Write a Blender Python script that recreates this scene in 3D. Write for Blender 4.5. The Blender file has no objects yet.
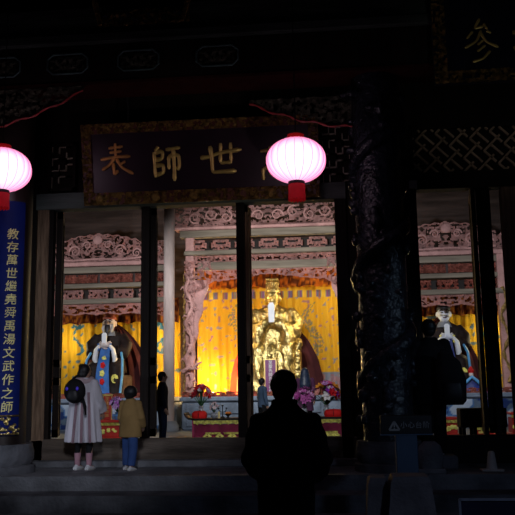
import bpy, bmesh, math, random
from mathutils import Vector, Matrix, noise
random.seed(7)
PI = math.pi
sin, cos = math.sin, math.cos
COL = bpy.context.scene.collection
SC = bpy.context.scene

# ------------------------------------------------------------------ camera
CAM = Vector((0, 0, 1.14))
YAW, PITCH, ROLL, F = math.radians(5.5), math.radians(9.5), math.radians(0.9), 800.0
fwd = Vector((-sin(YAW)*cos(PITCH), cos(YAW)*cos(PITCH), sin(PITCH)))
r0 = Vector((cos(YAW), sin(YAW), 0)); u0 = r0.cross(fwd)
RT = cos(ROLL)*r0 - sin(ROLL)*u0
UP = sin(ROLL)*r0 + cos(ROLL)*u0
def P(px, py, Y):
    d = RT*((px-257.5)/F) + UP*((257.5-py)/F) + fwd
    return CAM + d*((Y-CAM.y)/d.y)
cam = bpy.data.objects.new('camera', bpy.data.cameras.new('camera')); COL.objects.link(cam)
m = Matrix((RT, UP, -fwd)).transposed().to_4x4(); m.translation = CAM
cam.matrix_world = m
cam.data.sensor_width = 36; cam.data.lens = F/515*36; cam.data.clip_end = 200
SC.camera = cam
SC.view_settings.view_transform = 'Standard'; SC.view_settings.look = 'None'
SC.view_settings.gamma = 1; SC.view_settings.use_curve_mapping = False
SC.view_settings.exposure = 0.0

# ------------------------------------------------------------------ materials
def M(name, col, rough=.6, metal=0, var=.25, scale=4, bump=0, bscale=25, emit=None, es=0, col2=None, stretch=(1,1,1), coat=0):
    mt = bpy.data.materials.new(name); mt.use_nodes = True
    nt = mt.node_tree; N = nt.nodes; L = nt.links
    b = N['Principled BSDF']
    b.inputs['Roughness'].default_value = rough; b.inputs['Metallic'].default_value = metal
    if rough > .6: b.inputs['Specular IOR Level'].default_value = .18
    if coat: b.inputs['Coat Weight'].default_value = coat
    tc = N.new('ShaderNodeTexCoord'); mp = N.new('ShaderNodeMapping'); mp.inputs['Scale'].default_value = stretch
    L.new(tc.outputs['Object'], mp.inputs['Vector'])
    nz = N.new('ShaderNodeTexNoise'); nz.inputs['Scale'].default_value = scale; nz.inputs['Detail'].default_value = 5
    L.new(mp.outputs[0], nz.inputs['Vector'])
    cr = N.new('ShaderNodeValToRGB')
    a = [max(0, c*(1-var)) for c in col]; z = [min(1, c*(1+var)) for c in (col2 or col)]
    cr.color_ramp.elements[0].position = .35; cr.color_ramp.elements[1].position = .65
    cr.color_ramp.elements[0].color = (*a, 1); cr.color_ramp.elements[1].color = (*z, 1)
    L.new(nz.outputs['Fac'], cr.inputs[0]); L.new(cr.outputs[0], b.inputs['Base Color'])
    if bump:
        n2 = N.new('ShaderNodeTexNoise'); n2.inputs['Scale'].default_value = bscale; n2.inputs['Detail'].default_value = 3
        L.new(mp.outputs[0], n2.inputs['Vector'])
        bp = N.new('ShaderNodeBump'); bp.inputs['Strength'].default_value = bump; bp.inputs['Distance'].default_value = .05
        L.new(n2.outputs['Fac'], bp.inputs['Height']); L.new(bp.outputs[0], b.inputs['Normal'])
    if emit:
        b.inputs['Emission Color'].default_value = (*emit, 1); b.inputs['Emission Strength'].default_value = es
    return mt
def MV(name, rough=.8, sheen=0, bump=0, bscale=20):
    mt = M(name, (1, 1, 1), rough, var=0, bump=bump, bscale=bscale)
    nt = mt.node_tree; a = nt.nodes.new('ShaderNodeAttribute'); a.attribute_name = 'Col'
    nt.links.new(a.outputs['Color'], nt.nodes['Principled BSDF'].inputs['Base Color'])
    return mt
m_blackwood = M('black_wood', (.018, .013, .011), .65, bump=.3, stretch=(1, 1, .1))
m_brownwood = M('worn_brown_wood', (.30, .20, .13), .75, var=.4, scale=6, bump=.5, stretch=(3, 3, .35))
m_threshold = M('worn_threshold_wood', (.13, .105, .085), .8, var=.45, scale=3, bump=.4, stretch=(.3, 1, 2))
m_greywood = M('grey_green_painted_wood', (.16, .19, .18), .7, var=.3, scale=3, bump=.3, stretch=(.3, 1, 2))
m_tan = M('dusty_tan_beam', (.19, .155, .115), .75, var=.25, scale=3, bump=.3, stretch=(.3, 1, 3))
m_pink = M('faded_pink_lacquer', (.44, .235, .21), .75, var=.22, scale=2.2, bump=.8, bscale=14)
m_redband = M('faded_red_lacquer', (.33, .10, .07), .75, var=.45, scale=5, bump=.8, bscale=14)
m_shrinecol = M('pale_shrine_column', (.36, .28, .25), .8, var=.25, scale=2, bump=.3, stretch=(2, 2, .4))
m_dkbrown = M('dark_brown_board', (.055, .038, .034), .8, var=.4, scale=2, stretch=(.3, 1, 3), bump=.3)
m_stone = M('porch_stone', (.20, .21, .23), .75, var=.3, scale=2.5, bump=.4)
m_step = M('step_stone', (.12, .125, .14), .85, var=.45, scale=2.2, bump=.6, bscale=9)
m_dkstone = M('dark_polished_stone', (.018, .021, .030), .24, var=.5, scale=4, bump=.9, bscale=12)
m_altar = M('blue_grey_altar_stone', (.17, .205, .26), .8, var=.3, scale=2.5, bump=.5)
m_floor = M('hall_floor_tile', (.16, .17, .19), .6, var=.2, scale=2)
m_gold = M('gilded', (.50, .37, .115), .30, metal=.95, var=.3, scale=5, bump=.8, bscale=14, col2=(.66, .5, .2))
m_goldflat = M('gold_leaf_lettering', (.85, .62, .2), .35, metal=.6, var=.15, scale=8)
m_goldold = M('dull_gold_carving', (.30, .18, .05), .5, metal=.4, var=.6, scale=12, bump=1, bscale=20)
m_redgold = M('red_toned_gold_lettering', (.8, .38, .13), .4, metal=.5, var=.2, scale=5)
m_plaque = M('purple_black_lacquer', (.024, .007, .02), .35, var=.3, scale=1.5)
m_plaque2 = M('blue_black_lacquer', (.008, .009, .022), .35, var=.3)
m_maroon = M('maroon_velvet', (.045, .009, .011), .85, var=.3, scale=2)
m_orangecl = M('orange_red_satin', (.60, .075, .015), .6, var=.3, scale=2)
m_white = M('white_painted', (.80, .82, .84), .5, var=.05)
m_skin = M('painted_skin', (.62, .52, .48), .5, var=.05)
m_skinr = M('skin', (.50, .30, .21), .55, var=.06)
m_black = M('black_fabric', (.012, .012, .014), .8, var=.3)
m_hair = M('dark_hair', (.010, .009, .010), .5, var=.3, scale=30)
m_bluecouplet = M('royal_blue_lacquer', (.005, .016, .16), .65, var=.2, scale=2)
m_yellow = M('yellow_lettering', (.95, .86, .36), .5, var=.1)
m_red = M('red_lacquer', (.45, .02, .012), .45, var=.2)
m_redcloth = M('red_cloth', (.55, .012, .012), .7, var=.25)
m_magenta = M('magenta_cloth', (.30, .035, .09), .8, var=.25, scale=3)
m_yel = M('yellow_embroidery', (.80, .70, .15), .6, var=.35, scale=14)
m_robebrown = M('dark_brown_robe', (.020, .012, .011), .65, var=.3, bump=.4, bscale=6)
m_robeblue = M('blue_robe', (.02, .12, .38), .55, var=.3, bump=.3, bscale=8)
m_navy = M('navy_robe', (.015, .03, .17), .6, var=.3, bump=.3, bscale=8)
m_skyblue = M('sky_blue_trim', (.08, .32, .60), .5, var=.15)
m_vcol = MV('dyed_cloth', .8)
m_iron = M('dark_iron', (.02, .02, .022), .5, metal=.6)
m_metalblue = M('blue_grey_metal', (.09, .15, .24), .5, metal=.2, var=.1)
m_cream = M('cream_plastic', (.55, .53, .50), .5, var=.05)
m_purple = M('purple_tablet_lacquer', (.16, .03, .12), .5, var=.1)

# ------------------------------------------------------------------ mesh building
class MB:
    def __init__(s): s.bm = bmesh.new(); s.cl = None
    def quadstrip(s, rings, close=True, cap=True):
        vs = [[s.bm.verts.new(p) for p in r] for r in rings]
        n = len(vs[0])
        for a, b in zip(vs, vs[1:]):
            for i in range(n if close else n-1):
                j = (i+1) % n
                try: s.bm.faces.new((a[i], a[j], b[j], b[i]))
                except ValueError: pass
        if cap and close:
            s.bm.faces.new(list(reversed(vs[0]))); s.bm.faces.new(vs[-1])
        return s
    def box(s, a, b, bev=0):
        x0, x1 = sorted((a[0], b[0])); y0, y1 = sorted((a[1], b[1])); z0, z1 = sorted((a[2], b[2]))
        if bev and min(x1-x0, y1-y0, z1-z0) > 2.5*bev:
            e = bev
            prof = lambda o: [(x0+o, y0), (x1-o, y0), (x1, y0+o), (x1, y1-o), (x1-o, y1), (x0+o, y1), (x0, y1-o), (x0, y0+o)]
            def ring(z, ins):
                return [Vector((min(max(x, x0+ins), x1-ins), min(max(y, y0+ins), y1-ins), z)) for x, y in prof(max(e, 1e-4))]
            return s.quadstrip([ring(z0, e*.99), ring(z0+e, 0), ring(z1-e, 0), ring(z1, e*.99)])
        return s.quadstrip([[Vector(p) for p in ((x0, y0, z), (x1, y0, z), (x1, y1, z), (x0, y1, z))] for z in (z0, z1)])
    def bar(s, p, q, w, d, nrm=(0, 1, 0)):
        p, q = Vector(p), Vector(q); t = (q-p).normalized(); n = Vector(nrm); sd = t.cross(n).normalized(); n = sd.cross(t)
        return s.quadstrip([[c + sd*a*w/2 + n*b*d/2 for a, b in ((-1, -1), (1, -1), (1, 1), (-1, 1))] for c in (p, q)])
    def vloft(s, rings, n=20, ex=1.0):   # (cx,cy,z,rx,ry)
        out = []
        for cx, cy, z, rx, ry in rings:
            r = []
            for i in range(n):
                a = 2*PI*i/n; c, q = cos(a), sin(a)
                r.append(Vector((cx + rx*math.copysign(abs(c)**ex, c), cy + ry*math.copysign(abs(q)**ex, q), z)))
            out.append(r)
        return s.quadstrip(out)
    def tube(s, pts, rad, n=10, flat=1.0, up=(0, 0, 1)):
        pts = [Vector(p) for p in pts]
        if not hasattr(rad, '__len__'): rad = [rad]*len(pts)
        out = []; prev = None
        for i, p in enumerate(pts):
            t = (pts[min(i+1, len(pts)-1)] - pts[max(i-1, 0)]).normalized()
            if prev is None:
                u = Vector(up)
                if abs(t.dot(u)) > .95: u = Vector((0, 1, 0)) if abs(t.y) < .9 else Vector((1, 0, 0))
                a = t.cross(u).normalized()
            else: a = (prev - t*prev.dot(t)).normalized()
            prev = a; b = t.cross(a)
            out.append([p + (a*cos(2*PI*k/n) + b*sin(2*PI*k/n)*flat)*rad[i] for k in range(n)])
        return s.quadstrip(out)
    def ell(s, c, r, u=14, v=10):
        c = Vector(c)
        if not hasattr(r, '__len__'): r = (r, r, r)
        mt = Matrix.Translation(c) @ Matrix.Diagonal((*r, 1))
        bmesh.ops.create_uvsphere(s.bm, u_segments=u, v_segments=v, radius=1, matrix=mt); return s
    def cyl(s, c, r, z0, z1, n=20):
        return s.vloft([(c[0], c[1], z0, r, r), (c[0], c[1], z1, r, r)], n)
    def prism(s, pts, y0, y1):          # outline in (x,z) given real thickness along y
        return s.quadstrip([[Vector((x, y, z)) for x, z in pts] for y in (y0, y1)])
    def relief(s, x0, x1, lo, hi, y, cell, th, hole=None, rel=.03, f=5, seed=0, xc=0, colf=None):
        n = max(1, int(round((x1-x0)/cell))); zlo = min(lo(x0+(x1-x0)*i/n) for i in range(n+1)); zhi = max(hi(x0+(x1-x0)*i/n) for i in range(n+1))
        k = max(1, int(round((zhi-zlo)/cell))); V = {}
        def vert(i, j):
            if (i, j) not in V:
                x = x0+(x1-x0)*i/n; z = zlo+(zhi-zlo)*j/k; z = min(max(z, lo(x)), hi(x))
                V[i, j] = s.bm.verts.new((x, y - rel*noise.noise(Vector((abs(x-xc)*f, seed, z*f))), z))
            return V[i, j]
        fs = []
        for i in range(n):
            for j in range(k):
                xm = x0+(x1-x0)*(i+.5)/n; zm = zlo+(zhi-zlo)*(j+.5)/k
                if not lo(xm) <= zm <= hi(xm): continue
                ed = min(zm-lo(xm), hi(xm)-zm)
                if hole and ed > cell*1.6 and hole(abs(xm-xc), zm): continue
                fs.append(s.bm.faces.new((vert(i, j), vert(i+1, j), vert(i+1, j+1), vert(i, j+1))))
        bmesh.ops.solidify(s.bm, geom=fs, thickness=th)
        return s
    def remesh(s, vox, smooth=2):
        me = bpy.data.meshes.new('tmp'); bmesh.ops.recalc_face_normals(s.bm, faces=s.bm.faces); s.bm.to_mesh(me)
        o = bpy.data.objects.new('tmp', me); COL.objects.link(o)
        r = o.modifiers.new('r', 'REMESH'); r.mode = 'VOXEL'; r.voxel_size = vox; r.use_smooth_shade = True
        if smooth: q = o.modifiers.new('s', 'SMOOTH'); q.iterations = smooth; q.factor = .5
        dg = bpy.context.evaluated_depsgraph_get(); m2 = bpy.data.meshes.new_from_object(o.evaluated_get(dg))
        s.bm.free(); s.bm = bmesh.new(); s.bm.from_mesh(m2)
        bpy.data.objects.remove(o); bpy.data.meshes.remove(me); bpy.data.meshes.remove(m2)
        return s
    def move(s, fn):
        for v in s.bm.verts: v.co = fn(v.co)
        return s
    def paint(s, fn):
        lay = s.bm.verts.layers.float_color.new('Col')
        for v in s.bm.verts: v[lay] = (*fn(v.co), 1)
        return s
def props(o, label=None, cat=None, group=None, kind=None):
    if label: o['label'] = label
    if cat: o['category'] = cat
    if group: o['group'] = group
    if kind: o['kind'] = kind
    return o
def link(name, mb, mat, smooth, shift):
    bm = mb.bm
    if shift.length > 0: bmesh.ops.translate(bm, verts=bm.verts, vec=-shift)
    bmesh.ops.recalc_face_normals(bm, faces=bm.faces)
    me = bpy.data.meshes.new(name); bm.to_mesh(me); bm.free()
    if smooth:
        me.polygons.foreach_set('use_smooth', [True]*len(me.polygons))
        try: me.set_sharp_from_angle(angle=math.radians(42))
        except Exception: pass
    me.materials.append(mat)
    o = bpy.data.objects.new(name, me); COL.objects.link(o); return o
def thing(name, loc, label, cat, group=None, rotz=0):
    o = bpy.data.objects.new(name, None); COL.objects.link(o); o.location = loc; o.rotation_euler = (0, 0, rotz)
    o.empty_display_size = .1
    return props(o, label, cat, group)
def part(name, mb, mat, parent, world=True, smooth=True, label=None):
    root = parent
    while root.parent: root = root.parent
    o = link(name, mb, mat, smooth, Vector(root.location) if world else Vector((0, 0, 0)))
    o.parent = parent
    if label: o['label'] = label
    return o
def solo(name, mb, mat, label, cat, group=None, kind=None, smooth=True):
    vs = [v.co for v in mb.bm.verts]
    c = Vector((sum(v.x for v in vs)/len(vs), sum(v.y for v in vs)/len(vs), min(v.z for v in vs)))
    o = link(name, mb, mat, smooth, c); o.location = c
    return props(o, label, cat, group, kind)
def struct(name, mb, mat, smooth=False):
    vs = [v.co for v in mb.bm.verts]
    c = Vector((sum(v.x for v in vs)/len(vs), sum(v.y for v in vs)/len(vs), min(v.z for v in vs)))
    o = link(name, mb, mat, smooth, c); o.location = c; o['kind'] = 'structure'; return o
def copy_tree(o, parent=None):
    c = o.copy(); COL.objects.link(c)
    if parent is not None: c.parent = parent
    for ch in [x for x in bpy.data.objects if x.parent == o]: copy_tree(ch, c)
    return c
def font_mesh(ch, size, depth, bold=.02):
    cu = bpy.data.curves.new('glyph', 'FONT'); cu.body = ch; cu.size = size; cu.extrude = depth; cu.offset = bold*size
    cu.align_x = 'CENTER'; cu.align_y = 'CENTER'; cu.resolution_u = 3
    o = bpy.data.objects.new('glyph', cu); COL.objects.link(o)
    me = bpy.data.meshes.new_from_object(o.evaluated_get(bpy.context.evaluated_depsgraph_get()))
    bpy.data.objects.remove(o); bpy.data.curves.remove(cu)
    mb = MB(); mb.bm.from_mesh(me); bpy.data.meshes.remove(me)
    vs = mb.bm.verts
    if len(vs):
        cx = (min(v.co.x for v in vs)+max(v.co.x for v in vs))/2; cy = (min(v.co.y for v in vs)+max(v.co.y for v in vs))/2
        for v in vs: v.co = Vector((v.co.x-cx, -v.co.z, v.co.y-cy))
    return mb
STROKES = {
 '表': [[(.3,.86),(.72,.9)],[(.33,.73),(.68,.76)],[(.05,.53),(.5,.6),(.93,.6)],[(.5,1),(.5,.6)],[(.46,.56),(.3,.36),(.08,.22)],[(.42,.42),(.43,.06),(.56,.2)],[(.78,.46),(.6,.36)],[(.52,.54),(.66,.28),(1.0,.08)]],
 '師': [[(.28,.98),(.18,.84)],[(.14,.82),(.16,.08)],[(.16,.8),(.42,.84),(.40,.62),(.17,.58)],[(.17,.42),(.43,.44),(.42,.2),(.17,.14)],[(.52,.88),(.98,.92)],[(.6,.68),(.6,.3)],[(.6,.68),(.93,.72),(.93,.36),(.84,.28)],[(.76,.92),(.77,.4),(.76,-.05)]],
 '世': [[(.0,.54),(.2,.56),(.5,.68),(1.0,.74)],[(.24,.88),(.28,.5),(.28,.1),(.5,.12),(.86,.12)],[(.5,.95),(.48,.38)],[(.74,.95),(.74,.38)],[(.48,.38),(.76,.38)]],
 '萬': [[(.08,.86),(.92,.9)],[(.35,1),(.35,.78)],[(.65,1),(.65,.78)],[(.25,.72),(.26,.46)],[(.25,.72),(.76,.72),(.75,.46)],[(.26,.59),(.75,.59)],[(.26,.46),(.75,.46)],[(.5,.74),(.5,.18)],[(.14,.36),(.14,.02)],[(.14,.36),(.88,.36),(.88,.08),(.78,.04)],[(.3,.2),(.62,.22)],[(.58,.3),(.7,.14)]],
 '參': [[(.52,1.02),(.34,.78),(.62,.84)],[(.62,.9),(.72,.76)],[(.3,.72),(.12,.56)],[(.54,.74),(.4,.48),(.05,.34)],[(.5,.72),(.66,.46),(1.0,.32)],[(.58,.5),(.42,.4)],[(.64,.38),(.4,.24)],[(.76,.24),(.55,.06),(.25,.0)],[(.7,.72),(.82,.66)]],
}
def brush(ch, w, h, r, y=0):
    mb = MB()
    for st in STROKES[ch]:
        pts = []
        for (a, b), (c, d) in zip(st, st[1:]):
            for k in range(5): t = k/5; pts.append((a+(c-a)*t, b+(d-b)*t))
        pts.append(st[-1]); n = len(pts)
        for _ in range(2):
            pts = [pts[0]] + [tuple(.25*pts[i-1][q]+.5*pts[i][q]+.25*pts[i+1][q] for q in (0, 1)) for i in range(1, n-1)] + [pts[-1]]
        rad = [r*(1.15 - .5*sin(PI*min(1, i/(n-1)*1.0)) if n < 9 else 1.1-.35*sin(PI*i/(n-1))) for i in range(n)]
        rad[0] = r*.6; rad[-1] = r*.45
        mb.tube([((a-.5)*w, y, (b-.5)*h) for a, b in pts], rad, 8)
    mb.move(lambda v: Vector((v.x, y+(v.y-y)*.55, v.z)))
    return mb

# ================================================================== THE BUILDING SHELL
YF = 13.0                    # facade plane
YC = 11.9                    # porch columns
XC = -2.06; BAY = 5.58
zP = lambda px, py, Y: P(px, py, Y).z
xP = lambda px, py, Y: P(px, py, Y).x

struct('floor', MB().box((-14, 11.3, -.6), (12, 13.0, 0)), m_stone)                       # porch
struct('floor.001', MB().box((-14, 13.0, -.6), (12, 29.2, -.004)), m_floor)               # hall
gm = MB()
gm.box((-14, -3, -.6), (12, 11.3, -.42))
struct('floor.002', gm, m_step)
struct('floor.003', MB().box((-14, 10.75, -.42), (12, 11.3, -.20)), m_step)
# facade: posts (structure), wall above, threshold
def post(px, w, mat, y=300, Yc=YF, d=.16, name='trim'):
    x = xP(px, y, Yc)
    return x
ZTOP = zP(200, 206, YF)     # door-head height
ZTH = zP(200, 437.5, YF)
n_tr = [0]
def trim(mb, mat):
    n_tr[0] += 1; return struct('trim_%d' % n_tr[0], mb, mat)
xs = {k: xP(k, 320, YF) for k in (37, 49, 60, 142, 150, 164, 238, 246, 252, 338, 350, 418, 477, 490, 508, 530)}
CL = XC - BAY/2; CR = XC + BAY/2
struct('wall_front', MB().box((-14, 12.92, 0), (xs[37]-.02, 13.15, 9)), m_blackwood)
struct('wall_front.001', MB().box((xs[350], 12.92, 0), (xs[418]+.06, 13.15, 9)), m_blackwood)
struct('wall_front.002', MB().box((xs[37]-.02, 12.98, ZTOP+.28), (xs[350], 13.12, 9)), m_blackwood)
struct('wall_front.003', MB().box((xs[418]+.06, 12.98, ZTOP+.28), (12, 13.12, 9)), m_blackwood)
trim(MB().box((xs[37]+.01, 12.86, 0), (xs[49], 13.08, ZTOP+.02), .01), m_brownwood)          # pale jamb
trim(MB().box((xs[338], 12.86, 0), (xs[350], 13.08, ZTOP+.02), .01), m_blackwood)
trim(MB().box((xs[37]-.02, 12.84, ZTOP), (xs[350], 13.1, ZTOP+.28), .01), m_greywood)     # lintel
trim(MB().box((xs[418]+.06, 12.84, ZTOP+.1), (12, 13.1, ZTOP+.38), .01), m_blackwood)
trim(MB().box((xs[37]-.02, 12.86, 0), (xs[350]+.05, 13.06, ZTH), .02), m_threshold)              # threshold
trim(MB().box((xs[418]+.06, 12.86, 0), (12, 13.06, ZTH-.0), .02), m_blackwood)
trim(MB().box((xs[508], 12.86, ZTH), (xs[530], 13.08, ZTOP+.1), .01), m_brownwood)
struct('wall_front.004', MB().box((-13.9, 12.6, .0), (xs[350]+.3, 12.86, .10), .01), m_stone)
# door leaves folded open into the hall, edge-on
dn = [0]
def leaf(x, y0, y1, th=.07, ztop=None, mat=m_blackwood, splay=0):
    ztop = ztop or ZTOP
    dn[0] += 1
    o = bpy.data.objects.new('door_%d' % dn[0], None); COL.objects.link(o); o.location = (x, y0, ZTH+.02); o['kind'] = 'structure'
    def pt(y): return x + splay*(y-y0)
    mb = MB(); z0 = ZTH+.02
    for a, b in ((y0, y0+.09), (y1-.09, y1)):
        mb.quadstrip([[Vector((pt(yy)+sx*th/2, yy, z)) for sx, yy in ((-1, a), (1, a), (1, b), (-1, b))] for z in (z0, ztop)])
    for za, zb in ((z0, z0+.12), (z0+.85, z0+.97), (z0+1.15, z0+1.27), (ztop-.12, ztop)):
        mb.quadstrip([[Vector((pt(yy)+sx*th/2.2, yy, z)) for sx, yy in ((-1, y0), (1, y0), (1, y1), (-1, y1))] for z in (za, zb)])
    part('door_frame', mb, mat, o, smooth=False)
    mb = MB()
    for za, zb in ((z0+.1, z0+.87), (z0+.95, z0+1.17)):
        mb.quadstrip([[Vector((pt(yy)+sx*.012, yy, z)) for sx, yy in ((-1, y0+.05), (1, y0+.05), (1, y1-.05), (-1, y1-.05))] for z in (za, zb)])
    part('door_panel', mb, mat, o, smooth=False)
    mb = MB(); k = 8
    for i in range(k):
        y = y0+.1+(y1-y0-.2)*i/(k-1); mb.box((pt(y)-.012, y-.010, z0+1.25), (pt(y)+.012, y+.010, ztop-.1))
    q = 26
    for i in range(q):
        z = z0+1.3+(ztop-z0-1.45)*i/(q-1)
        mb.quadstrip([[Vector((pt(yy)+sx*.010, yy, z+dz)) for sx, yy in ((-1, y0+.08), (1, y0+.08), (1, y1-.08), (-1, y1-.08))] for dz in (-.009, .009)])
    part('door_lattice', mb, mat, o, smooth=False)
    return o
trim(MB().box((xs[49], 12.9, ZTH), (xs[49]+.07, 13.04, ZTOP)), m_blackwood)
leaf(xs[49]+.13, 13.05, 13.75, th=.11, splay=-.30)
trim(MB().box((xs[142], 12.9, ZTH), (xs[150], 13.04, ZTOP)), m_blackwood)
leaf(xs[142]+.07, 13.05, 13.75, th=.10, splay=-.2); leaf(xs[142]+.18, 13.05, 13.75, th=.10, splay=-.2)
trim(MB().box((xs[238], 12.88, ZTH), (xs[246], 13.04, ZTOP)), m_blackwood)
leaf(xs[238]+.05, 13.05, 13.5); leaf(xs[238]+.15, 13.05, 13.5, mat=m_brownwood)
leaf(xs[338]+.06, 13.09, 13.6, th=.12, splay=.05)
trim(MB().box((xs[477]+.0, 12.9, ZTH), (xs[477]+.07, 13.04, ZTOP+.1)), m_blackwood)
leaf(xs[477]+.04, 13.05, 13.7, ztop=ZTOP+.1, th=.06, mat=m_brownwood, splay=.13); leaf(xs[477]+.16, 13.05, 13.7, ztop=ZTOP+.1, th=.12, splay=.19)
leaf(xs[477]+.29, 13.05, 13.7, ztop=ZTOP+.1, th=.08, splay=.2)
trim(MB().box((xs[477]+.19, 12.9, ZTH), (xs[490]+.06, 13.04, ZTOP+.1)), m_blackwood)

# hall shell
struct('wall_back', MB().box((-14, 28.8, 0), (12, 29.1, 9)), m_dkbrown)
struct('wall_left', MB().box((-14.2, 13.1, 0), (-14, 29.1, 9)), m_dkbrown)
struct('wall_right', MB().box((12, 13.1, 0), (12.2, 29.1, 9)), m_dkbrown)
struct('ceiling', MB().box((-14.2, 13.1, 8.9), (12.2, 29.1, 9.1)), m_dkbrown)
struct('ceiling.001', MB().quadstrip([[Vector((x, y, z)) for y, z in ((8.6, 7.2), (13.0, 8.9), (13.0, 9.1), (8.6, 7.4))] for x in (-14, 12)]), m_blackwood)

# transom lattices
def fret_ortho(mb, x0, x1, z0, z1, y, c, w=.022):
    nx = int((x1-x0)/c); nz = int((z1-z0)/c); cx = (x1-x0)/nx; cz = (z1-z0)/nz
    for i in range(nx+1):
        for j in range(nz+1):
            x, z = x0+i*cx, z0+j*cz
            if (i+2*j) % 5 < 2 and i < nx: mb.box((x-w/2, y-.02, z-w/2), (min(x1, x+cx*2), y+.02, z+w/2))
            if (2*i-j) % 5 < 2 and j < nz: mb.box((x-w/2, y-.02, z-w/2), (x+w/2, y+.02, min(z1, z+cz*2)))
def lattice(name, x0, x1, z0, z1, label, diag=False, c=.105):
    t = thing(name, ((x0+x1)/2, 12.95, z0), label, 'lattice')
    w = .05; mb = MB()
    for a in ((x0, z0, x1, z0+w), (x0, z1-w, x1, z1), (x0, z0, x0+w, z1), (x1-w, z0, x1, z1)): mb.box((a[0], 12.86, a[1]), (a[2], 12.98, a[3]))
    part('lattice_frame', mb, m_blackwood, t, smooth=False)
    mb = MB()
    if not diag: fret_ortho(mb, x0+w, x1-w, z0+w, z1-w, 12.92, c)
    else:
        R = 30; s2 = c
        def clip(p, q):
            # trims a segment to the frame (Liang-Barsky)
            t0, t1 = 0, 1; dx, dz = q[0]-p[0], q[1]-p[1]
            for pp, qq in ((-dx, p[0]-x0-w), (dx, x1-w-p[0]), (-dz, p[1]-z0-w), (dz, z1-w-p[1])):
                if abs(pp) < 1e-9:
                    if qq < 0: return None
                    continue
                r = qq/pp
                if pp < 0: t0 = max(t0, r)
                else: t1 = min(t1, r)
            if t1-t0 < .05: return None
            return (p[0]+dx*t0, p[1]+dz*t0), (p[0]+dx*t1, p[1]+dz*t1)
        cxm, czm = (x0+x1)/2, (z0+z1)/2; k = s2/math.sqrt(2)
        tr = lambda i, j: (cxm+(i-j)*k, czm+(i+j)*k)
        for i in range(-R, R):
            for j in range(-R, R):
                if (i+2*j) % 4 == 0:
                    r = clip(tr(i, j), tr(i+2.4, j))
                    if r: mb.bar((r[0][0], 12.92, r[0][1]), (r[1][0], 12.92, r[1][1]), .034, .04)
                if (2*j+i+1) % 4 == 0 or (i+2*j) % 4 == 2:
                    r = clip(tr(i, j-.7), tr(i, j+1.0))
                    if r: mb.bar((r[0][0], 12.92, r[0][1]), (r[1][0], 12.92, r[1][1]), .034, .04)
    part('lattice_work', mb, M('lattice_wood' + str(x0)[:5], (.55, .40, .28) if diag else (.50, .46, .36), .8), t, smooth=False)
    return t
lattice('lattice_transom', xP(51, 170, YF), xP(78, 170, YF), zP(60, 193, YF), zP(60, 146, YF), 'narrow meander lattice transom left of the great name plaque')
lattice('lattice_transom', xP(320, 170, YF), xP(353, 170, YF), zP(335, 192, YF), zP(335, 126, YF), 'meander lattice transom behind the round lantern beside the dragon column')
lattice('lattice_transom', xP(410, 170, YF), xP(560, 170, YF), zP(460, 180, YF), zP(460, 127, YF), 'wide diagonal fretwork transom over the right-hand doorway', diag=True, c=.155)
solo('wall_box', MB().box(P(409, 189, 12.84), P(417, 180, 12.76), .008), m_cream, 'small pale electrical box on the dark wall right of the dragon column', 'electrical box')

# ================================================================== PORCH COLUMNS
def col_base(x, name, label):
    mb = MB().vloft([(x, YC, 0, .5, .5), (x, YC, .10, .5, .5), (x, YC, .12, .44, .44), (x, YC, .2, .48, .47), (x, YC, .3, .48, .47), (x, YC, .38, .46, .44), (x, YC, .42, .46, .44)], 32)
    return mb
Xl = xP(7, 300, YC)
t = thing('porch_column', (Xl, YC, 0), 'round dark porch column carrying the blue couplet board', 'column')
part('column_base', col_base(Xl, '', ''), m_step, t)
part('column_shaft', MB().cyl((Xl, YC), .345, .42, 6.9, 40), M('black_brown_lacquer', (.02, .012, .01), .4), t)
# dragon column
Xr = xP(383, 300, YC)
t = thing('dragon_column', (Xr, YC, 0), 'massive black stone column carved with a coiling dragon', 'column')
part('column_base', col_base(Xr, '', ''), m_step, t)
mb = MB().cyl((Xr, YC), .36, .42, 6.9, 40)
part('column_shaft', mb, m_dkstone, t)
mb = MB(); pts = []; rad = []
for i in range(150):
    u = i/149; a = 1.2+u*PI*2*3.1; z = .75+u*4.9; r = .40+.05*sin(u*40)
    pts.append((Xr+r*cos(a), YC+r*sin(a), z)); rad.append(.10*(.35+.65*min(1, u*5, (1-u)*8+.5)))
mb.tube(pts, rad, 10)
hx, hy, hz = P(362, 95, YC-.1)
mb.ell((Xr-.36, YC-.18, hz), (.16, .13, .10)); mb.ell((Xr-.46, YC-.22, hz-.04), (.10, .08, .05)); mb.tube([(Xr-.3, YC-.2, hz+.05), (Xr-.2, YC-.36, hz+.16), (Xr-.1, YC-.42, hz+.28)], [.03, .025, .01])
for i in range(70):
    a = random.uniform(PI*.8, PI*2.2); z = random.uniform(.7, 5.6); mb.ell((Xr+.38*cos(a), YC+.38*sin(a), z), (random.uniform(.05, .11), random.uniform(.05, .09), random.uniform(.04, .12)), 8, 6)
for k, u in enumerate((.2, .38, .55, .74, .88)):
    p = Vector(pts[int(u*149)]); d = (p-Vector((Xr, YC, p.z))).normalized()
    for c in (-1, 0, 1): mb.tube([p, p+d*.08+Vector((0, 0, -.08)), p+d*.05+Vector((c*.06, 0, -.2))], [.04, .03, .012], 6)
mb.remesh(.028, 1)
part('carved_dragon', mb, m_dkstone, t)

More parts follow.
